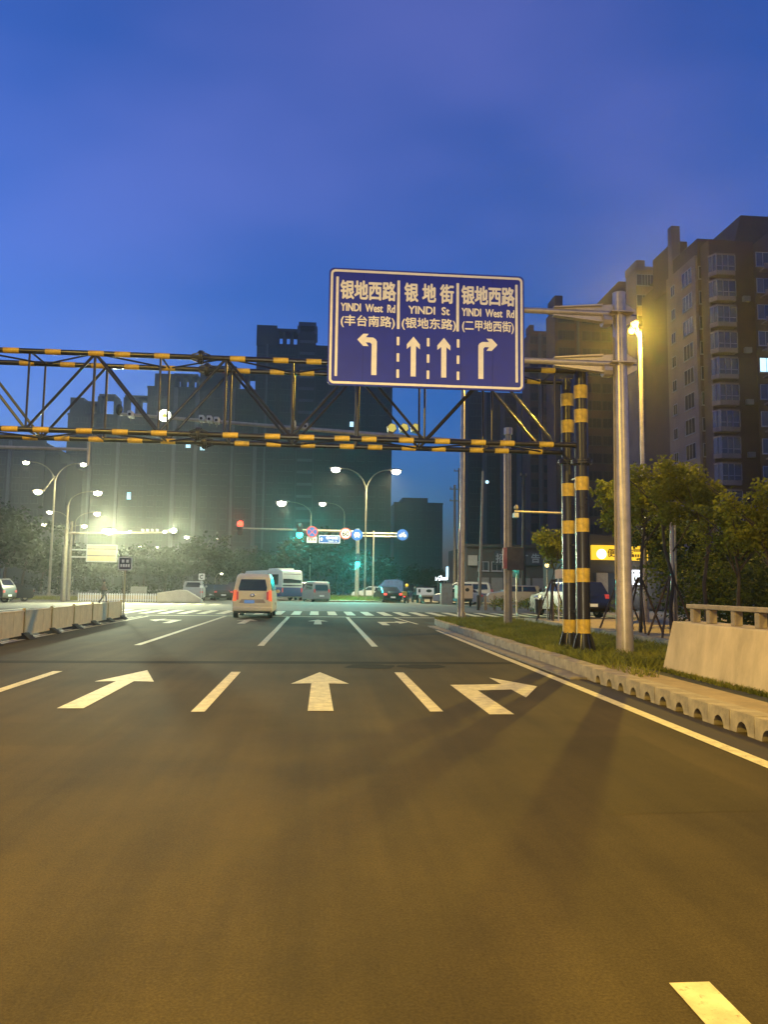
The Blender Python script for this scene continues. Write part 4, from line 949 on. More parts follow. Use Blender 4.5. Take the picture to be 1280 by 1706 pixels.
for k, (px, Y) in enumerate(((797, 50), (809, 50), (824, 50), (838, 50))):
    X = P(px, 1010, Y)[0]
    lb = ['dark bollard at the foot of the leaning lamp pole', 'pale bollard just right of the dark one', 'pale bollard in front of the silver minibus', 'pale bollard nearest the grey camera post'][k]
    t = thing('bollard', lb, 'bollard', (X, Y, .0), 0, 'bollards at the far corner')
    MB().tube((0, 0, 0), (0, 0, .9), .11, .10, n=12).build('bollard_body', M['stone' if k else 'binbody'], t); MB().ball((0, 0, .9), .12, .12, .09).build('bollard_cap', M['stone' if k else 'binbody'], t)
# pedestrian signal
YQ = 41.0; X, Z = P(861, 945, YQ)
t = thing('pedestrian_signal', 'slim post with a small teal green signal light right of the grey camera post', 'traffic light', (X, YQ, 0))
MB().tube((0, 0, 0), (0, 0, Z - .35), .045, n=8).build('post', M['steel'], t); MB().tube((0, 0, 0), (0, 0, .12), .16, .06, n=10).build('post_base', M['steel'], t)
h = MB().box(-.15, .15, 0, .2, Z - .55, Z + .2).build('signal_case', M['sblack'], t, bevel=.02); MB().ball((0, -.01, Z), .11, .03, .11, 12, 6).build('signal_lens', M['e_green'], h); light(t, (0, -.35, Z), 30, (.05, 1, .75), .1)
# small white sign on post
X, Z = P(931, 955, 31.0)
t = thing('small_sign', 'small blank pale sign on a thin post left of the banded columns', 'road sign', (X, 31, .12))
MB().tube((0, 0, 0), (0, 0, Z - .1), .03, n=8).build('post', M['signwhite'], t); b = MB().box(-.15, .15, -.05, -.03, Z - .33, Z + .04); b.tf(lambda x, y, z: (x, y, z + x * .15)); b.build('sign_plate', M['signwhite'], t)
# garden lantern
X, Z = P(912, 942, 33)
t = thing('garden_lamp', 'small warm lit lantern under the sapling leaves', 'lamp', (X, 33, .12))
MB().tube((0, 0, 0), (0, 0, Z - .3), .03, n=6).build('post', M['dullsteel'], t); MB().ball((0, 0, Z - .12), .10, .10, .09).build('lantern_globe', em('lantern', (1, .75, .3), 2.4), t)
# utility poles
def upole(label, px, pyb, pyt, Y, r, arms, m='dullsteel', lean=0, cat='pole'):
    X, _ = P(px, pyb, Y); Xt, Zt = P(px + lean, pyt, Y)
    t = thing('utility_pole', label, cat, (X, Y, 0))
    MB().tube((0, 0, 0), (Xt - X, 0, Zt), r, r * .7, n=10).build('pole_tube', M[m], t)
    for dz, w_ in arms:
        f = (Zt - dz) / Zt; MB().box((Xt - X) * f - w_, (Xt - X) * f + w_, -.06, .06, Zt - dz - .06, Zt - dz + .06).build('crossarm', M[m], t)
        for s_ in (-1, 1): MB().tube(((Xt - X) * f + s_ * w_ * .85, 0, Zt - dz), ((Xt - X) * f + s_ * w_ * .85, 0, Zt - dz + .3), .05, n=6).build('insulator', M['stone'], t)
    return t
upole('concrete power pole with crossarms just left of the tall silver pole', 758, 1000, 808, 90, .20, [(.5, .6), (1.9, .6)], 'stone')
upole('thin power pole rising behind the tall silver pole', 765, 1000, 780, 104, .17, [(.4, .7)], 'stone')
upole('leaning silver lamp pole with a dark band, left of the silver minibus', 799, 1008, 785, 60, .14, [], 'dullsteel', 6)
upole('dark pole right of the grey camera post, behind the parked cars', 873, 1005, 790, 70, .22, [(.2, .3)], 'binbody')
X, Z = P(812, 803, 60); 
t = thing('status_light', 'tiny teal light hanging high beside the leaning lamp pole', 'lamp', (X, 60, Z)); MB().ball((0, 0, 0), .14, .1, .14).build('lens', M['e_cool'], t); MB().tube((-.5, 0, .1), (0, 0, .1), .03, n=6).build('bracket', M['dullsteel'], t)
# cctv arm
YK = 40; X, Z = P(944, 855, YK); Xt, Zt = P(858, 852, YK)
t = thing('cctv_mast', 'mast behind the banded columns with a thin arm reaching left and a small camera', 'camera mast', (X, YK, .1))
MB().tube((0, 0, 0), (0, 0, Z + .4), .12, .09, n=10).build('mast', M['steel'], t); MB().tube((0, 0, Z - .1), (Xt - X, 0, Zt - .1), .07, .05, n=8).build('arm', M['steel'], t)
MB().box(Xt - X - .1, Xt - X + .15, -.3, .05, Zt - .45, Zt - .2).build('traffic_camera', M['white'], t, bevel=.02); MB().ball((Xt - X + .1, 0, Zt + .12), .12, .12, .15).build('dome_camera', M['dullsteel'], t)
YK = 24; X, Z = P(1119, 850, YK); 
t = thing('lamp_post', 'pale post among the trees with a short curved bracket to the left', 'pole', (X, YK, .1))
MB().tube((0, 0, 0), (0, 0, P(1119, 842, YK)[1]), .08, .06, n=10).build('post', M['steel'], t); a_ = P(1075, 862, YK)
MB().path([(0, 0, Z - .2), (-.35, 0, Z - .28), (a_[0] - X, 0, a_[1] - .1)], .035, .03, 6).build('bracket_arm', M['steel'], t); MB().tube((.11, 0, 0), (.11, 0, P(1119, 842, YK)[1] - .1), .03, n=6).build('conduit', M['steel'], t)
for k, px in enumerate((1125, 1132)):
    X2, Z2 = P(px, 808, 60); tt = thing('distant_lamp', ('left' if not k else 'right') + ' one of two tiny warm lights showing through the tree crowns', 'lamp', (X2, 60, Z2), 0, 'pair of tiny lights in the trees'); MB().ball((0, 0, 0), .12, .08, .12).build('lens', M['e_pale'], tt); MB().tube((0, 0, -Z2 + .1), (0, 0, -.1), .05, n=6).build('post', M['dullsteel'], tt)

# headlights of the camera's own unmodelled car, tilted up to brighten the sign (the retroreflecting sign and lines show them)
for s_ in (-1, 1):
    d = bpy.data.lights.new('headlight_beam', 'SPOT'); d.energy = 2200; d.color = (1, .84, .52); d.spot_size = R(52); d.spot_blend = 1; d.shadow_soft_size = .08
    o = bpy.data.objects.new('headlight_beam', d); col.objects.link(o); o.location = (s_ * .62 - .2, 1.2, .72); o.rotation_euler = (R(90 + 15), 0, R(-8))

# ------------------------------------------------------------------ people
def person(label, loc, rz, joints, radii, shirt, trousers, hair=True, scale=1.0, helmet=None):
    """joints: dict of name -> point; edges follow the usual human skeleton; one skinned body"""
    order = ['pelvis', 'chest', 'neck', 'headb', 'headt', 'lsh', 'lel', 'lha', 'rsh', 'rel', 'rha', 'lhip', 'lkn', 'lan', 'lto', 'rhip', 'rkn', 'ran', 'rto']
    E_ = [(0, 1), (1, 2), (2, 3), (3, 4), (1, 5), (5, 6), (6, 7), (1, 8), (8, 9), (9, 10), (0, 11), (11, 12), (12, 13), (13, 14), (0, 15), (15, 16), (16, 17), (17, 18)]
    t = thing('person', label, 'person', loc, rz)
    me = bpy.data.meshes.new('body'); me.from_pydata([joints[k] for k in order], E_, [])
    o = put('body', me, t); sk = o.modifiers.new('skin', 'SKIN'); sk.use_smooth_shade = True
    lay = me.skin_vertices[0] if me.skin_vertices else None
    if lay is None:
        bpy.context.view_layer.objects.active = o; lay = me.skin_vertices.new(name='') if hasattr(me.skin_vertices, 'new') else None
    if lay:
        for k, nme in enumerate(order): lay.data[k].radius = (radii[nme], radii[nme] * .85)
        lay.data[0].use_root = True
    sb = o.modifiers.new('sub', 'SUBSURF'); sb.levels = 1; sb.render_levels = 1
    bpy.context.view_layer.update()
    m2 = bpy.data.meshes.new_from_object(o.evaluated_get(bpy.context.evaluated_depsgraph_get()))
    o.modifiers.clear(); o.data = m2; m2.materials.clear()
    for q in (shirt, trousers, 'skin', 'sblack'): m2.materials.append(M[q])
    zp = joints['pelvis'][2] + .03; zn = joints['neck'][2]
    for f in m2.polygons:
        c = f.center; f.use_smooth = True
        dh = min((c - Vector(joints['lha'])).length, (c - Vector(joints['rha'])).length)
        da = min((c - Vector(joints['lto'])).length, (c - Vector(joints['rto'])).length)
        f.material_index = 2 if (c.z > zn or dh < .12) else (3 if da < .13 else (0 if c.z > zp else 1))
    hb = Vector(joints['headb']); ht = Vector(joints['headt']); c = (hb + ht) / 2
    if helmet: MB().ball((c.x, c.y, c.z + .05), .145, .16, .14).build('helmet', M[helmet], t)
    else: MB().ball((c.x, c.y - .02, c.z + .04), .10, .115, .11).build('hair', M['hair'], t)
    return t
rad = dict(pelvis=.15, chest=.16, neck=.055, headb=.075, headt=.085, lsh=.065, lel=.045, lha=.035, rsh=.065, rel=.045, rha=.035, lhip=.09, lkn=.065, lan=.045, lto=.04, rhip=.09, rkn=.065, ran=.045, rto=.04)
walk = dict(pelvis=(0, 0, .92), chest=(.01, .02, 1.28), neck=(.01, .03, 1.44), headb=(.01, .05, 1.52), headt=(.01, .05, 1.64), lsh=(-.18, .0, 1.36), lel=(-.21, -.12, 1.12), lha=(-.2, -.06, .88),
            rsh=(.18, .03, 1.36), rel=(.21, .1, 1.12), rha=(.19, .24, .95), lhip=(-.09, 0, .88), lkn=(-.09, .2, .5), lan=(-.09, .22, .09), lto=(-.09, .38, .04), rhip=(.09, 0, .88), rkn=(.09, -.02, .48), ran=(.09, -.28, .13), rto=(.09, -.2, .04))
X, Y = G(171, 1006)
person('pedestrian in a brown top and dark trousers walking beyond the barrier', (X, Y, 0), R(-70), walk, rad, 'cloth2', 'cloth')
ride = dict(pelvis=(0, 0, .82), chest=(0, .12, 1.2), neck=(0, .16, 1.36), headb=(0, .2, 1.45), headt=(0, .21, 1.57), lsh=(-.18, .12, 1.27), lel=(-.25, .3, 1.08), lha=(-.27, .52, 1.02),
            rsh=(.18, .12, 1.27), rel=(.25, .3, 1.08), rha=(.27, .52, 1.02), lhip=(-.1, .0, .78), lkn=(-.15, .42, .68), lan=(-.13, .4, .32), lto=(-.13, .54, .27), rhip=(.1, 0, .78), rkn=(.15, .42, .68), ran=(.13, .4, .32), rto=(.13, .54, .27))
def scooter(label, X, Y, rz, taill=False):
    t = thing('motor_scooter', label, 'scooter', (X, Y, 0), rz)
    wm_ = MB().tube((-.05, 0, 0), (.05, 0, 0), .24, n=14).mesh('wheel', M['rubber'])
    put('wheel', wm_, t, (0, -.45, .24)); put('wheel', wm_, t, (0, .75, .24))
    b = MB(); b.prism([(-.6, .45), (-.55, .7), (.15, .72), (.2, .35), (.5, .3), (.62, .95), (.7, .95), (.68, .25), (.1, .22), (-.3, .3)], -.13, .13, 'x'); b.build('body_shell', M['carblack'], t, bevel=.03)
    MB().tube((-.3, .55, 1.0), (.3, .55, 1.0), .02, n=6).build('handlebar', M['sblack'], t)
    MB().box(-.2, .2, -.85, -.5, .7, 1.05).build('top_box', M['yellow'] if taill else M['sblack'], t, bevel=.03)
    if taill: MB().ball((0, -.64, .6), .08, .03, .05).build('tail_light', M['e_tailr'], t)
    return t
X, Y = P(677, 990, 69)[0], 69
scooter('dark delivery scooter with a small yellow box ridden by a yellow helmeted rider', X, Y, R(-20), True)
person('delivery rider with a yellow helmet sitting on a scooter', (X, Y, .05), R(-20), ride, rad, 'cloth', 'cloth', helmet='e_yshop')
X, Y = P(693, 990, 72)[0], 72
scooter('dark scooter ridden by a person in dark clothes left of the white box tricycle', X, Y, R(15))
person('rider in dark clothes on the scooter left of the white box tricycle', (X, Y, .05), R(15), ride, rad, 'cloth', 'cloth')
X = 20.0
# ------------------------------------------------------------------ trees and shrubs
def crown_mesh(name, blobs, n, m, size=.12, droop=.3, rnd=random):
    b = MB()
    tot = sum(r[3] * r[4] * r[5] for r in blobs)
    for bx_, by_, bz_, rx, ry, rz in blobs:
        k_ = int(n * rx * ry * rz / tot)
        for _ in range(k_):
            u = rnd.gauss(0, 1), rnd.gauss(0, 1), rnd.gauss(0, 1); l = math.sqrt(sum(q * q for q in u)) or 1; rr = rnd.random() ** .45
            jitter = 1 + .35 * mnz.noise(Vector((u[0] / l * 2.2 + bx_ * 3, u[1] / l * 2.2 + by_, u[2] / l * 2.2 + bz_)))
            c = Vector((bx_ + rx * u[0] / l * rr * jitter, by_ + ry * u[1] / l * rr * jitter, bz_ + rz * u[2] / l * rr * jitter))
            if mnz.noise(c * (1.1 / (size * 5))) < -.12: continue
            s_ = size * rnd.uniform(.6, 1.4); a = Vector((rnd.gauss(0, 1), rnd.gauss(0, 1), rnd.gauss(-droop, .6))).normalized(); d = a.orthogonal().normalized() * s_ * .32
            d.rotate(Matrix.Rotation(rnd.uniform(0, 6.28), 3, a))
            b.face([c, c + a * s_ * .5 + d, c + a * s_, c + a * s_ * .5 - d])
    return b.mesh(name, m, smooth=False)
def trunk(b, H, r, limbs, seed):
    rn = random.Random(seed); pts = [(rn.gauss(0, .03) * k, rn.gauss(0, .03) * k, H * k / 5) for k in range(6)]
    b.path(pts, r, r * .5, 8)
    for k in range(limbs):
        z = H * rn.uniform(.55, .98); a = rn.uniform(0, 6.28); L = H * rn.uniform(.3, .5)
        p = Vector((pts[int(z / H * 5)][0], pts[int(z / H * 5)][1], z)); q = p + Vector((math.cos(a) * L * .45, math.sin(a) * L * .45, L * .5)); s2 = q + Vector((math.cos(a) * L * .4, math.sin(a) * L * .4, L * .35))
        b.path([p, q, s2], r * .4, r * .1, 5)
def tree(label, X, Y, H, rx, rz_, n, m, size=.13, seed=0, group=None, props=0, base=.1, name='tree', cz=None, nb=7):
    rn = random.Random(seed); t = thing(name, label, 'tree', (X, Y, base), 0, group)
    cz = H - rz_ if cz is None else cz
    b = MB(); trunk(b, cz, .035 + H * .006, 7, seed); b.build('trunk', M['bark'], t)
    blobs = [(0, 0, cz, rx * .6, rx * .6, rz_ * .75)]
    for k in range(nb): a = rn.uniform(0, 6.28); q = rn.uniform(.45, .85) * rx; blobs.append((math.cos(a) * q, math.sin(a) * q, cz + rn.uniform(-.6, .75) * rz_, rx * rn.uniform(.28, .5), rx * rn.uniform(.28, .5), rz_ * rn.uniform(.2, .38)))
    put('crown', crown_mesh('crown', blobs, n, M[m], size, .4, rn), t)
    for k in range(props):
        a = k * 6.283 / props + rn.uniform(-.3, .3); MB().tube((math.cos(a) * .75, math.sin(a) * .75, .0), (math.cos(a) * .05, math.sin(a) * .05, 1.75), .032, n=6).build('support_stake', M['stake'], t)
    return t
gr = 'staked young trees on the right pavement'
def at(px, Y): return P(px, 950, Y)[0]
tree('staked young tree left of the banded columns, lantern beneath it', at(921, 32), 32, 4.3, .95, 1.1, 3200, 'leaf', .14, 3, gr, 4, cz=3.1)
tree('staked young tree between the banded columns and the sign pole', at(1033, 26), 26, 5.0, 1.3, 1.1, 6000, 'leaf', .14, 4, gr, 4, cz=4.2)
tree('staked young tree just right of the sign pole', at(1066, 23.5), 23.5, 5.1, 1.15, .95, 4600, 'leaf', .11, 5, gr, 4, cz=4.15)
tree('staked young tree before the hedge nearest the post with the curved bracket', at(1118, 21.5), 21.5, 5.0, 1.15, 1.05, 4800, 'leaf', .11, 6, gr, 3, cz=4.2)
tree('yellow lit tree above the hedge left of the lowest balconies', at(1176, 20.5), 20.5, 4.7, 1.1, 1.0, 5200, 'leaf', .11, 7, 'trees above the hedge', 0, cz=3.9)
tree('loose tree above the hedge in front of the bay windows', at(1228, 18.5), 18.5, 3.5, .95, .85, 5000, 'leaf', .10, 8, 'trees above the hedge', 0, cz=2.9)
tree('tree cut by the right edge of the photo', at(1282, 17.0), 17.0, 4.0, 1.0, 1.2, 5500, 'leaf', .10, 9, 'trees above the hedge', 0, cz=3.1)
tree('dark tree further back filling the gap above the hedge', at(1120, 31), 31, 5.0, 2.4, 1.9, 9500, 'leafdark', .18, 10, 'trees above the hedge', 0, cz=3.3)
tree('dark tree behind the hedge near the wall railing', at(1215, 27), 27, 3.9, 2.6, 1.6, 9500, 'leafdark', .17, 11, 'trees above the hedge', 0, cz=2.4)
# hedge mass
blobs = []
rn = random.Random(5)
for k in range(34):
    f = k / 33; y = 12 + 15 * f; x = 11.6 + 1.2 * f + rn.uniform(-.3, 2.6); blobs.append((x, y, 1.1 + rn.uniform(-.4, .45) - (.5 if f < .2 else 0) + .3 * f, 1.15, 1.2, .95 + rn.uniform(0, .4)))
hb_ = bpy.data.objects.new('hedge', crown_mesh('hedge', blobs, 40000, M['leafdark'], .13, .2, rn)); col.objects.link(hb_)
tag(hb_, 'thick dark hedge and creepers behind the wall on the right', 'hedge')
for k, (px, Y, lb) in enumerate(((880, 47, 'flowering shrub in front of the parked off road car'), (838, 49, 'small shrub behind the grey camera post'), (945, 36, 'leafy shrub left of the banded columns'), (1015, 44, 'shrub growing right of the black car'))):
    X = at(px, Y); t = thing('shrub', lb, 'shrub', (X, Y, .1)); put('foliage', crown_mesh('foliage', [(0, 0, .4, .9, .5, .4), (.5, 0, .35, .5, .4, .4)], 900, M['leaf'], .12, .1, rn), t); MB().path([(0, 0, 0), (.03, 0, .2), (.1, 0, .4)], .03, .02, 5).build('stem', M['bark'], t)
# the tree belt beyond the crossing (three crowns shared)
protos = [crown_mesh('crown', [(0, 0, 0, 3.2, 3, 2.4)] + [(rn.uniform(-2.4, 2.4), rn.uniform(-2, 2), rn.uniform(-1.4, 1.8), 1.5, 1.5, 1.1) for _ in range(7)], 5200, M['leaffar'], .42, .2, rn) for _ in range(3)]
trm = MB(); trunk(trm, 4.4, .16, 5, 3); trm = trm.mesh('trunk', M['bark'])
belt = [(8, 86, 1.35), (38, 92, 1.15), (70, 98, .95), (100, 100, .8), (140, 104, .85), (172, 110, .9), (205, 104, .85), (240, 112, .95), (275, 108, .85), (305, 104, .9), (338, 100, 1.05), (365, 112, .95), (395, 118, .9), (428, 112, .9), (455, 120, .9), (505, 108, 1.1), (530, 104, 1.2), (560, 112, 1.1), (585, 108, .9), (640, 118, .8), (690, 125, .7), (715, 118, .6)]
names_ = ['left edge of the photo', 'dark car headlights', 'foot of the double lamp', 'message board pole', 'message board', 'walking pedestrian', 'bus lane sign', 'pale green cabinet', 'concrete divider', 'divider nose', 'median sign', 'dark car queue', 'cream van roof left corner', 'cream van roof', 'coach front', 'teal signal light', 'dark minivan', 'silver minivan', 'far signal mast', 'far island lamp', 'yellow helmeted rider', 'white box tricycle']
for k, (px, Y, s_) in enumerate(belt):
    X = at(px, Y); t = thing('tree', 'dark street tree beyond the crossing, above the ' + names_[k], 'tree', (X, Y, 0), 0, 'dark trees beyond the crossing')
    o = put('crown', protos[k % 3], t, (0, 0, 4.9 * s_), k * 1.3); o.scale = (s_, s_, s_); o2 = put('trunk', trm, t, (0, 0, 0), k * .7); o2.scale = (s_, s_, s_)
hb_ = bpy.data.objects.new('shrubbery', crown_mesh('shrubbery', [(x, 97 + rn.uniform(-2, 2), 1, 3.2, 1.5, 1.3) for x in range(-44, 10, 4)], 9000, M['leaffar'], .32, .1, rn)); col.objects.link(hb_); tag(hb_, kind='stuff')

# ------------------------------------------------------------------ buildings
M['w_dark'] = mat('dark_tower_render', (.062, .056, .050), .9, c2=(.042, .038, .034), scale=.25, stretch=(1, 1, .25))
M['w_pale'] = mat('pale_tower_pier', (.13, .127, .125), .9, 0, .1, .3)
M['w_brown'] = mat('brown_tower_render', (.135, .085, .066), .9, c2=(.092, .060, .048), scale=.3)
M['w_tan'] = mat('tan_tower_render', (.28, .22, .175), .9, c2=(.20, .16, .13), scale=.35)
M['w_frame'] = mat('window_frame', (.27, .27, .28), .6, 0, .05)
M['w_framefar'] = mat('dull_window_frame', (.085, .08, .072), .7, 0, .05)
M['w_glassfar'] = mat('dull_window_glass', (.045, .043, .040), .4, 0, .1, 1, spec=.3)
M['w_glass'] = mat('window_glass', (.04, .05, .06), .12, 0, .2, 1, spec=.8)
M['w_roof'] = mat('roof_covering', (.07, .065, .065), .8, 0, .15, 1)
win_cache = {}
def win_mesh(w_, h_, axis, far=False):
    """a framed window that stands on the wall plane; axis y looks to -Y, axis x looks to -X (or +X when negative)"""
    key = (round(w_, 2), round(h_, 2), axis, far)
    if key in win_cache: return win_cache[key]
    f = MB(); t_ = .07; n_ = max(2, int(round(w_ / .8)))
    f.box(-w_ / 2, w_ / 2, -.06, .02, -t_, 0); f.box(-w_ / 2, w_ / 2, -.06, .02, h_, h_ + t_); f.box(-w_ / 2 - t_, -w_ / 2, -.06, .02, -t_, h_ + t_); f.box(w_ / 2, w_ / 2 + t_, -.06, .02, -t_, h_ + t_)
    for k in range(1, n_): x = -w_ / 2 + w_ * k / n_; f.box(x - .025, x + .025, -.05, 0, 0, h_)
    f.box(-w_ / 2 - .12, w_ / 2 + .12, -.14, 0, -t_ - .07, -t_)
    g = MB(); g.box(-w_ / 2, w_ / 2, -.02, .01, 0, h_)
    if axis != 'y':
        s_ = 1 if axis == 'x' else -1
        for q in (f, g): q.tf(lambda x, y, z: (s_ * y, -s_ * x, z))
    win_cache[key] = (f.mesh('window', M['w_framefar' if far else 'w_frame'], False), g.mesh('pane', M['w_glassfar' if far else 'w_glass'], False)); return win_cache[key]
def window(t, x, y, z, w_, h_, axis='y', lit=None):
    fm_, gm = win_mesh(w_, h_, axis, y > 110); o = put('window', fm_, t, (x, y, z)); p = put('pane', gm, o, (0, 0, 0))
    if lit:
        m3 = gm.copy(); m3.materials.clear(); m3.materials.append(M[lit]); p.data = m3
    return o
def block(t, name, x0, x1, y0, y1, z0, z1, m): return MB().box(x0, x1, y0, y1, z0, z1).build(name, M[m], t, smooth=False)
def tower(label, Y, px0, px1, pytop, m, depth=16, ribs=(), cols=(), floors=None, group=None, extra=None, fh=2.95, roofh=1.1, z_from=8, wsz=(1.5, 1.5)):
    x0, zt = P(px0, pytop, Y); x1, _ = P(px1, pytop, Y)
    t = thing('apartment_tower', label, 'building', (0, 0, 0), 0, group)
    block(t, 'wall', x0, x1, Y, Y + depth, 0, zt, m)
    block(t, 'parapet', x0 - .15, x1 + .15, Y - .15, Y + .25, zt - .25, zt + .35, m)
    for a, c, top in ribs:
        xa, za = P(a, top, Y - .5); xb, _ = P(c, top, Y - .5); block(t, 'pier', xa, xb, Y - .5, Y - .003, 0, min(za, zt + 30), 'w_pale')
    nf = int((zt - z_from) / fh); nw = 0
    for px in cols:
        xc = P(px, pytop, Y)[0]
        for k in range(nf):
            if nw >= 290: break
            window(t, xc, Y, zt - 2.3 - k * fh, wsz[0], wsz[1]); nw += 1
    if extra: extra(t, x0, x1, zt)
    return t
def frame_crown(t, Y, a, c, top, bot, n_, d=6, m='w_dark', beam=.7):
    """open roof frame: posts with a beam on top, sky shows between"""
    xa, zt = P(a, top, Y); xb, _ = P(c, top, Y); _, zb = P(a, bot, Y)
    b = MB(); b.box(xa, xb, Y, Y + d, zt - beam, zt)
    for k in range(n_ + 1): x = xa + (xb - xa) * k / n_; b.box(x - .35, x + .35, Y + .01, Y + d - .01, zb - .2, zt - beam)
    b.build('roof_frame', M[m], t, smooth=False)
gL = 'dark towers beyond the crossing'
YM1 = 190
def ex1(t, x0, x1, zt):
    xa, z1 = P(428, 541, YM1); xb, _ = P(462, 541, YM1); block(t, 'roof_block', xa, xb, YM1 - .01, YM1 + 12, zt + .35, z1, 'w_dark')
    frame_crown(t, YM1, 462, 498, 547, 573, 3)
    xa, zb = P(498, 552, YM1 - 1); xb, _ = P(527, 552, YM1 - 1); frame_crown(t, YM1 - 1.2, 498, 527, 536, 554, 1, 7, 'w_pale', 1.0)
    block(t, 'stair_tower', xa + .1, xb - .1, YM1 - 1.1, YM1 + 4, 0, zb, 'w_dark')
    for k in range(17): block(t, 'landing_slab', xa + .3, xb - .3, YM1 - 1.25, YM1 - 1.11, zb - 3 - k * 3, zb - 2.3 - k * 3, 'w_pale')
tower('tall dark tower directly behind the left half of the blue lane sign', YM1, 428, 655, 574, 'w_dark', 18, [(498, 504, 552), (521, 527, 552), (423, 429, 700), (444, 447, 573)], (437, 455, 475, 487, 535, 550, 566, 588, 604, 622, 640), group=gL, extra=ex1, wsz=(1.6, 1.5))
YM2 = 205
def ex2(t, x0, x1, zt):
    frame_crown(t, YM2, 290, 330, 622, 645, 3); frame_crown(t, YM2, 395, 428, 620, 645, 2)
    xa, z1 = P(258, 622, YM2); xb, _ = P(290, 622, YM2); block(t, 'roof_block', xa, xb, YM2 + .01, YM2 + 9, zt + .3, z1, 'w_dark')
    xa, z1 = P(334, 608, YM2); xb, _ = P(394, 608, YM2); block(t, 'roof_block', xa, xb, YM2 + .01, YM2 + 9, zt + .3, z1, 'w_dark')
t = tower('dark tower with open roof frames behind the gantry left of the tallest one', YM2, 246, 430, 645, 'w_dark', 18, [(290, 296, 645), (326, 332, 645), (388, 392, 645)], (258, 274, 302, 316, 345, 362, 378, 402, 416), group=gL, extra=ex2, wsz=(1.6, 1.5))
for px, py in ((313, 746), (337, 750)): X, Z = P(px, py, YM2 - .2); window(t, X, YM2 - .15, Z, 1.2, 1.0, 'y', 'e_cool')
YM3 = 222
def ex3(t, x0, x1, zt):
    frame_crown(t, YM3, 165, 192, 656, 690, 1); frame_crown(t, YM3, 208, 248, 658, 690, 2); frame_crown(t, YM3, 140, 165, 668, 690, 2)
    xa, z1 = P(117, 662, YM3); xb, _ = P(140, 662, YM3); block(t, 'roof_block', xa, xb, YM3 + .01, YM3 + 9, zt + .3, z1, 'w_dark')
t = tower('dark tower with stepped roof frames in the left part of the gantry view', YM3, 113, 252, 690, 'w_dark', 18, [(150, 155, 690), (196, 201, 690)], (125, 140, 165, 182, 212, 228, 242), group=gL, extra=ex3, wsz=(1.6, 1.5))
X, Z = P(586, 711, YM1 - .2); window(t, X, YM1 - .15, Z, .9, 1.3, 'y', 'e_cool')
X, Z = P(214, 832, YM3 - .2); window(t, X, YM3 - .15, Z, 1.1, 2.0, 'y', 'e_cool')
def ex4(t, x0, x1, zt):
    xa, z1 = P(76, 757, 180); xb, _ = P(112, 757, 180); block(t, 'stepped_wing', xa, P(100, 757, 180)[0], 180.01, 192, 0, z1, 'w_dark'); block(t, 'stepped_wing', P(100, 757, 180)[0], xb, 180.02, 192, 0, z1 - 2, 'w_dark')
tower('dark tower at the far left edge with stepped right wing', 180, -60, 76, 733, 'w_dark', 18, [(14, 19, 733)], (-30, -12, 4, 30, 46, 62), group=gL, extra=ex4)
def ex5(t, x0, x1, zt):
    xa, z1 = P(671, 829, 250); xb, _ = P(713, 829, 250); block(t, 'roof_block', xa, xb, 250.01, 262, zt + .3, z1, 'w_dark')
tower('low dark slab block between the far lamp and the tall silver pole', 250, 657, 738, 838, 'w_dark', 18, [], (668, 684, 700, 716, 730), group=gL, extra=ex5, z_from=6)
def ex6(t, x0, x1, zt):
    xa, z1 = P(790, 640, 170); xb, _ = P(797, 640, 170); block(t, 'chimney', xa, xb, 170.01, 174, zt + .3, z1, 'w_dark')
    for px, a in ((808, 'w_pale'), (838, 'w_pale'), (865, 'w_pale')): xx = P(px, 640, 169.5)[0]; block(t, 'pier', xx - .5, xx + .5, 169.4, 169.99, 0, zt, a)
tower('dark tower directly under the right end of the blue lane sign', 170, 780, 884, 655, 'w_dark', 7, [], (790, 800, 820, 850, 876), group=gL, extra=ex6)
gR = 'brown towers on the right'
def ex7(t, x0, x1, zt):
    xa, z1 = P(883, 541, 150); xb, _ = P(890, 541, 150); block(t, 'chimney', xa, xb, 150.01, 153, zt + .3, z1, 'w_brown')
tower('narrow dark brown tower just right of the blue lane sign', 150, 883, 926, 554, 'w_brown', 6, [(898, 903, 554)], (890, 911, 919), group=gR, extra=ex7)
def ex8(t, x0, x1, zt):
    xa, z1 = P(925, 492, 122); xb, _ = P(938, 492, 122); block(t, 'chimney', xa, xb, 122.01, 126, zt + .3, z1, 'w_brown')
    b = MB(); xa, _ = P(985, 515, 122); xb, zr = P(1060, 470, 122); b.prism([(xa, zt), (xb - 3, zr), (xb, zr), (xb, zt)], 122.01, 126.9, 'y'); b.build('roof_slope', M['w_brown'], t, smooth=False)
tower('brown tower behind the cantilever arms of the sign pole', 122, 925, 1061, 514, 'w_brown', 5, [(962, 966, 514)], (938, 950, 978, 992, 1010, 1028, 1046), group=gR, extra=ex8)
def ex9(t, x0, x1, zt):
    xa, z1 = P(1061, 433, 100); xb, _ = P(1075, 433, 100); block(t, 'chimney', xa, xb, 100.01, 104, zt + .3, z1, 'w_tan')
    xm = P(1092, 450, 99)[0]
tower('tan tower behind the lit street lamp heads', 100, 1060, 1114, 448, 'w_tan', 3.5, [], (1070, 1084, 1099), group=gR, extra=ex9)
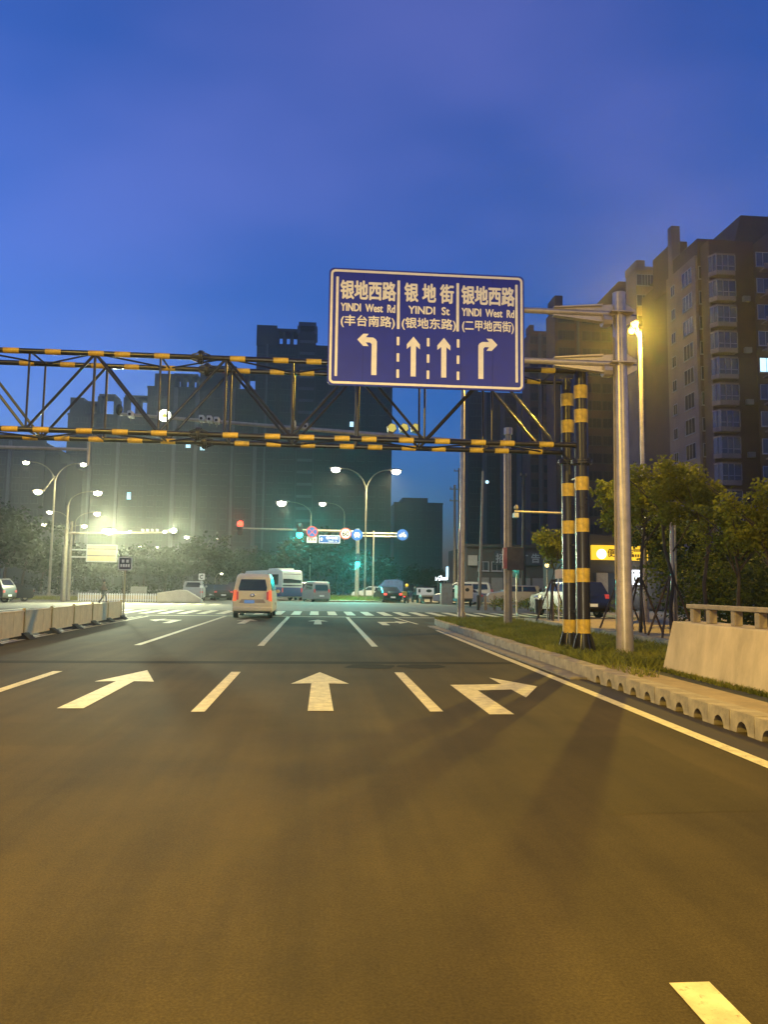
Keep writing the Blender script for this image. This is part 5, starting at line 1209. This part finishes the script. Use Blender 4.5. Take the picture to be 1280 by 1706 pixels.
# near tower on the right, built in steps
t = thing('apartment_tower', 'nearest brown tower with stacked bay windows at the right edge', 'building', (0, 0, 0), 0, gR)
YT1 = 80.0
def XP(px, Y): return P(px, 600, Y)[0]
xA0 = XP(1163, 82.0); xA1 = xA0 + .2; zA = P(1150, 425, 82)[1]
xB1 = XP(1187, 84); zB = P(1175, 412, 84)[1]; zC = P(1200, 400, 80)[1]
block(t, 'wall', xA0, xA1 + 3, 82, 89.3, 0, zA, 'w_tan')
block(t, 'wall', xA1 + .1, xB1 + 1, 81.9, 89, 0, zB, 'w_brown')
xC0 = XP(1187, YT1); xC1 = XP(1262, YT1); block(t, 'wall', xC0, xC1, YT1, 98, 0, zC, 'w_brown')
xD0 = XP(1262, 77); block(t, 'wall', xC1, xD0 + 16, 77, 98, 0, zC - .3, 'w_brown')
b = MB(); zr = P(1280, 338, 77)[1]; b.prism([(XP(1205, 86), zC), (XP(1225, 86), zC + 1.0), (xD0 + 4, zr + 3.2), (xD0 + 16, zr + 3.2), (xD0 + 16, zC)], 86, 97, 'y'); b.build('roof', M['w_roof'], t, smooth=False)
xa, z1 = P(1119, 376, 88); xb, _ = P(1135, 376, 88); xa = max(xa, xA0 - .0); block(t, 'chimney', xa, xa + 1.1, 88, 89, zA - 1, z1, 'w_tan')
xa, z1 = P(1136, 388, 86); xb, _ = P(1160, 388, 86); block(t, 'roof_block', xa, xb, 88.2, 94, zA - 1, z1, 'w_brown')
b = MB(); b.prism([(xB1 - 2, zB), (xB1 + 3, zC + .6), (xC1, zC + .6), (xC1, zB)], 88, 96, 'y'); b.build('roof_block', M['w_roof'], t, smooth=False)
FHn = 47.2 * 80 / F_PX
zw0 = P(1205, 757, 80)[1]       # sill of one bay
bay_b = MB(); wb = XP(1231, YT1 - .9) - XP(1192, YT1 - .9)
for k in range(-5, 9):
    z = zw0 + k * FHn
    if z < 2 or z + 1.8 > zC: continue
    xs = XP(1192, YT1 - .9); f = 'w_tan' if (k % 3) else 'w_brown'
    ob = MB(); ob.prism([(xs, YT1), (xs + .5, YT1 - .9), (xs + wb, YT1 - .9), (xs + wb, YT1)], z - .55, z - .02, 'z')
    o = ob.build('bay', M['w_tan'], t, smooth=False)
    ob = MB(); ob.prism([(xs, YT1), (xs + .5, YT1 - .9), (xs + wb, YT1 - .9), (xs + wb, YT1)], z + 1.75, z + 1.95, 'z'); ob.build('bay_roof', M['w_tan'], t, smooth=False)
    g = MB(); g.prism([(xs + .06, YT1), (xs + .53, YT1 - .84), (xs + wb - .05, YT1 - .84), (xs + wb - .05, YT1)], z - .02, z + 1.75, 'z'); g.build('pane', M['w_glass'], o, smooth=False)
    f_ = MB()
    for q in (0, .32, .62, 1): xq = xs + .5 + (wb - .5) * q; f_.box(xq - .035, xq + .035, YT1 - .92, YT1 - .84, z - .02, z + 1.75)
    f_.box(xs + .5, xs + wb, YT1 - .9, YT1 - .842, z + .45, z + .52); f_.tube((xs + .25, YT1 - .47, z), (xs + .25, YT1 - .47, z + 1.75), .04, n=4); f_.build('window_frame', M['w_frame'], o, smooth=False)
    window(t, xA0, 84.0, z + .1, 2.2, 1.7, 'x')
    window(t, xA0, 87.6, z + .2, .9, 1.2, 'x')
    window(t, XP(1177, 81.9), 81.9, z + .1, 1.1, 1.4)
    if k != 3: window(t, XP(1283, 77), 77, z - .3, 2.2, 1.5)
    else: window(t, XP(1283, 77), 77, z - .3, 2.2, 1.5, 'y', 'e_cool')
    if k % 2 == 0:
        a = MB().box(XP(1240, 80), XP(1240, 80) + .8, YT1 - .45, YT1 - .02, z - .3, z + .3).build('air_conditioner', M['w_frame'], t, bevel=.03)
    block(t, 'balcony_slab', XP(1271, 77), XP(1271, 77) + 4, 76.0, 76.99, z - 1.0, z - .85, 'w_tan'); block(t, 'balcony_front', XP(1271, 77), XP(1271, 77) + 4, 75.95, 76.05, z - .84, z - .38, 'w_tan')
# second brown building lower storeys left of it are closed by the shops
t = thing('shop_building', 'two storey dark shop building beyond the parked cars with unlit Chinese signs', 'building', (0, 0, 0))
YH = 84; xa = P(778, 950, YH)[0]; xb = P(985, 950, YH)[0]; zt = P(850, 912, YH)[1]
block(t, 'wall', xa, xb, YH, YH + 12, 0, zt, 'w_dark')
block(t, 'cornice', xa - .2, xb + .2, YH - .3, YH + .1, zt, zt + .3, 'w_dark')
x0, z1 = P(781, 925, YH - .3); x1, z0 = P(796, 942, YH - .3); MB().box(x0, x1, YH - .3, YH - .05, z0, z1).build('sign_panel', mat('grey_sign', (.30, .30, .26), .6, 0, .1), t)
x0, z1 = P(825, 918, YH - .3); x1, z0 = P(905, 942, YH - .3); bo = MB().box(x0, x1, YH - .3, YH - .05, z0, z1).build('fascia_board', mat('fascia', (.035, .04, .05), .6, 0, .1), t)
dimw = mat('dim_letter', (.25, .28, .28), .6, 0, .05, emit=(.5, .6, .6), es=.02)
for px, ch in ((834, '招'), (852, '租'), (873, '广'), (893, '告')): X, Z = P(px, 930, YH - .32); text_obj('lettering', ch, dimw, t, X, Z, YH - .31, .95, 1.0, .02)
for k in range(9):
    x0 = xa + 1.2 + k * 1.55; 
    sh = MB().box(x0, x0 + 1.3, YH - .08, YH - .02, .1, 2.6).build('shutter', mat('shutter', (.16, .16, .15), .6, 0, .1, 2) if k == 0 else bpy.data.materials['shutter'], t)
    window(t, x0 + .65, YH, 3.4, 1.1, .9) if not (x0 > P(820, 930, YH)[0]) else None
# yellow convenience shop
YV = 52.0
t = thing('corner_shop', 'low dark shop with a glowing yellow sign band behind the sign pole', 'building', (0, 0, 0))
x0, zt = P(975, 900, YV); x1, _ = P(1135, 900, YV)
block(t, 'wall', x0, x1, YV + .2, YV + 10, .1, zt + .4, 'w_dark'); 
sx0, sz1 = P(986, 908, YV); sx1, sz0 = P(1080, 934, YV)
MB().box(sx0, sx1, YV - .1, YV + .19, sz0, sz1).build('light_box', M['e_yshop'], t, bevel=.03)
X, Z = P(1003, 923, YV - .12); MB().tube((X, YV - .14, Z), (X, YV - .105, Z), .34, n=24).build('white_disc', M['e_disc'], t)
inkm = mat('brown_ink', (.10, .05, .01), .7, 0, .05)
for px, ch in ((1019, '便'), (1035, '利'), (1050, '店')): X, Z = P(px, 921, YV - .12); text_obj('lettering', ch, inkm, t, X, Z, YV - .11, .50, .55, .02)
for py, w_ in ((917, .55), (926, .7)):
    X, Z = P(1063, py, YV - .12)
    for j in range(4): MB().box(X - w_ / 2 + j * w_ / 4, X - w_ / 2 + j * w_ / 4 + w_ / 6, YV - .115, YV - .103, Z - .1, Z + .1).build('small_mark', inkm, t)
wx0, wz1 = P(1048, 950, YV); wx1, wz0 = P(1068, 974, YV)
MB().box(wx0, wx1, YV + .12, YV + .19, wz0, wz1).build('lit_window', em('shop_window_light', (.9, .96, 1), 2.6), t)
MB().box(wx0 - .06, wx1 + .06, YV + .10, YV + .12, wz1, wz1 + .08).build('window_frame', M['w_frame'], t); MB().box((wx0 + wx1) / 2 - .03, (wx0 + wx1) / 2 + .03, YV + .09, YV + .118, wz0, wz1).build('window_frame', M['w_frame'], t)
x0, _ = P(990, 950, YV); x1, _ = P(1040, 950, YV); MB().box(x0, x1, YV + .12, YV + .19, .9, 2.6).build('dark_window', M['w_glass'], t); MB().box(x0 + .2, x0 + 1.0, YV - .02, YV + .1, .8, 2.6).build('door', M['dullsteel'], t)
light(t, ((wx0 + wx1) / 2, YV - .6, 1.9), 70, (.9, .96, 1), .4)
# far lit shop signs left of the power pole
for k, (px0, py0, px1, py1, lb) in enumerate(((726, 957, 736, 967, 'square white lit sign above the utility cabinet'), (744, 944, 748, 962, 'narrow vertical blue white lit sign near the power pole'), (736, 962, 746, 966, 'slanting strip of white shop light right of the square sign'))):
    Y = 118; x0, z1 = P(px0, py0, Y); x1, z0 = P(px1, py1, Y); t = thing('lit_sign', lb, 'shop sign', ((x0 + x1) / 2, Y, z0))
    MB().box(-(x1 - x0) / 2, (x1 - x0) / 2, 0, .25, 0, z1 - z0).build('sign_face', M['e_white'] if k != 1 else M['e_cool'], t); MB().box(-(x1 - x0) / 2 - .08, (x1 - x0) / 2 + .08, .251, .4, -.08, z1 - z0 + .08).build('sign_case', M['sblack'], t); MB().tube((0, .33, -z0), (0, .33, -.05), .08, n=6).build('sign_post', M['dullsteel'], t)
t = thing('shop_building', 'low unlit shop row behind the white lit signs near the power pole', 'building', (0, 0, 0)); xa = P(722, 950, 120)[0]; xb = P(785, 950, 120)[0]; block(t, 'wall', xa, xb, 120, 130, 0, 3.4, 'w_dark'); block(t, 'roof', xa - .3, xb + .3, 119.6, 130.3, 3.4, 3.8, 'w_roof')

# ------------------------------------------------------------------ night haze
HAZE = .00072
hm = bpy.data.materials.new('haze'); hm.use_nodes = True; hn = hm.node_tree; hn.nodes.clear()
ho = hn.nodes.new('ShaderNodeOutputMaterial'); hv = hn.nodes.new('ShaderNodeVolumePrincipled'); hn.links.new(hv.outputs[0], ho.inputs['Volume'])
hv.inputs['Density'].default_value = HAZE; hv.inputs['Color'].default_value = (.9, .92, .86, 1); hv.inputs['Anisotropy'].default_value = .82
tag(MB().box(-420, 420, -75, 460, -1.2, 75).build('haze', hm, smooth=False), kind='stuff')
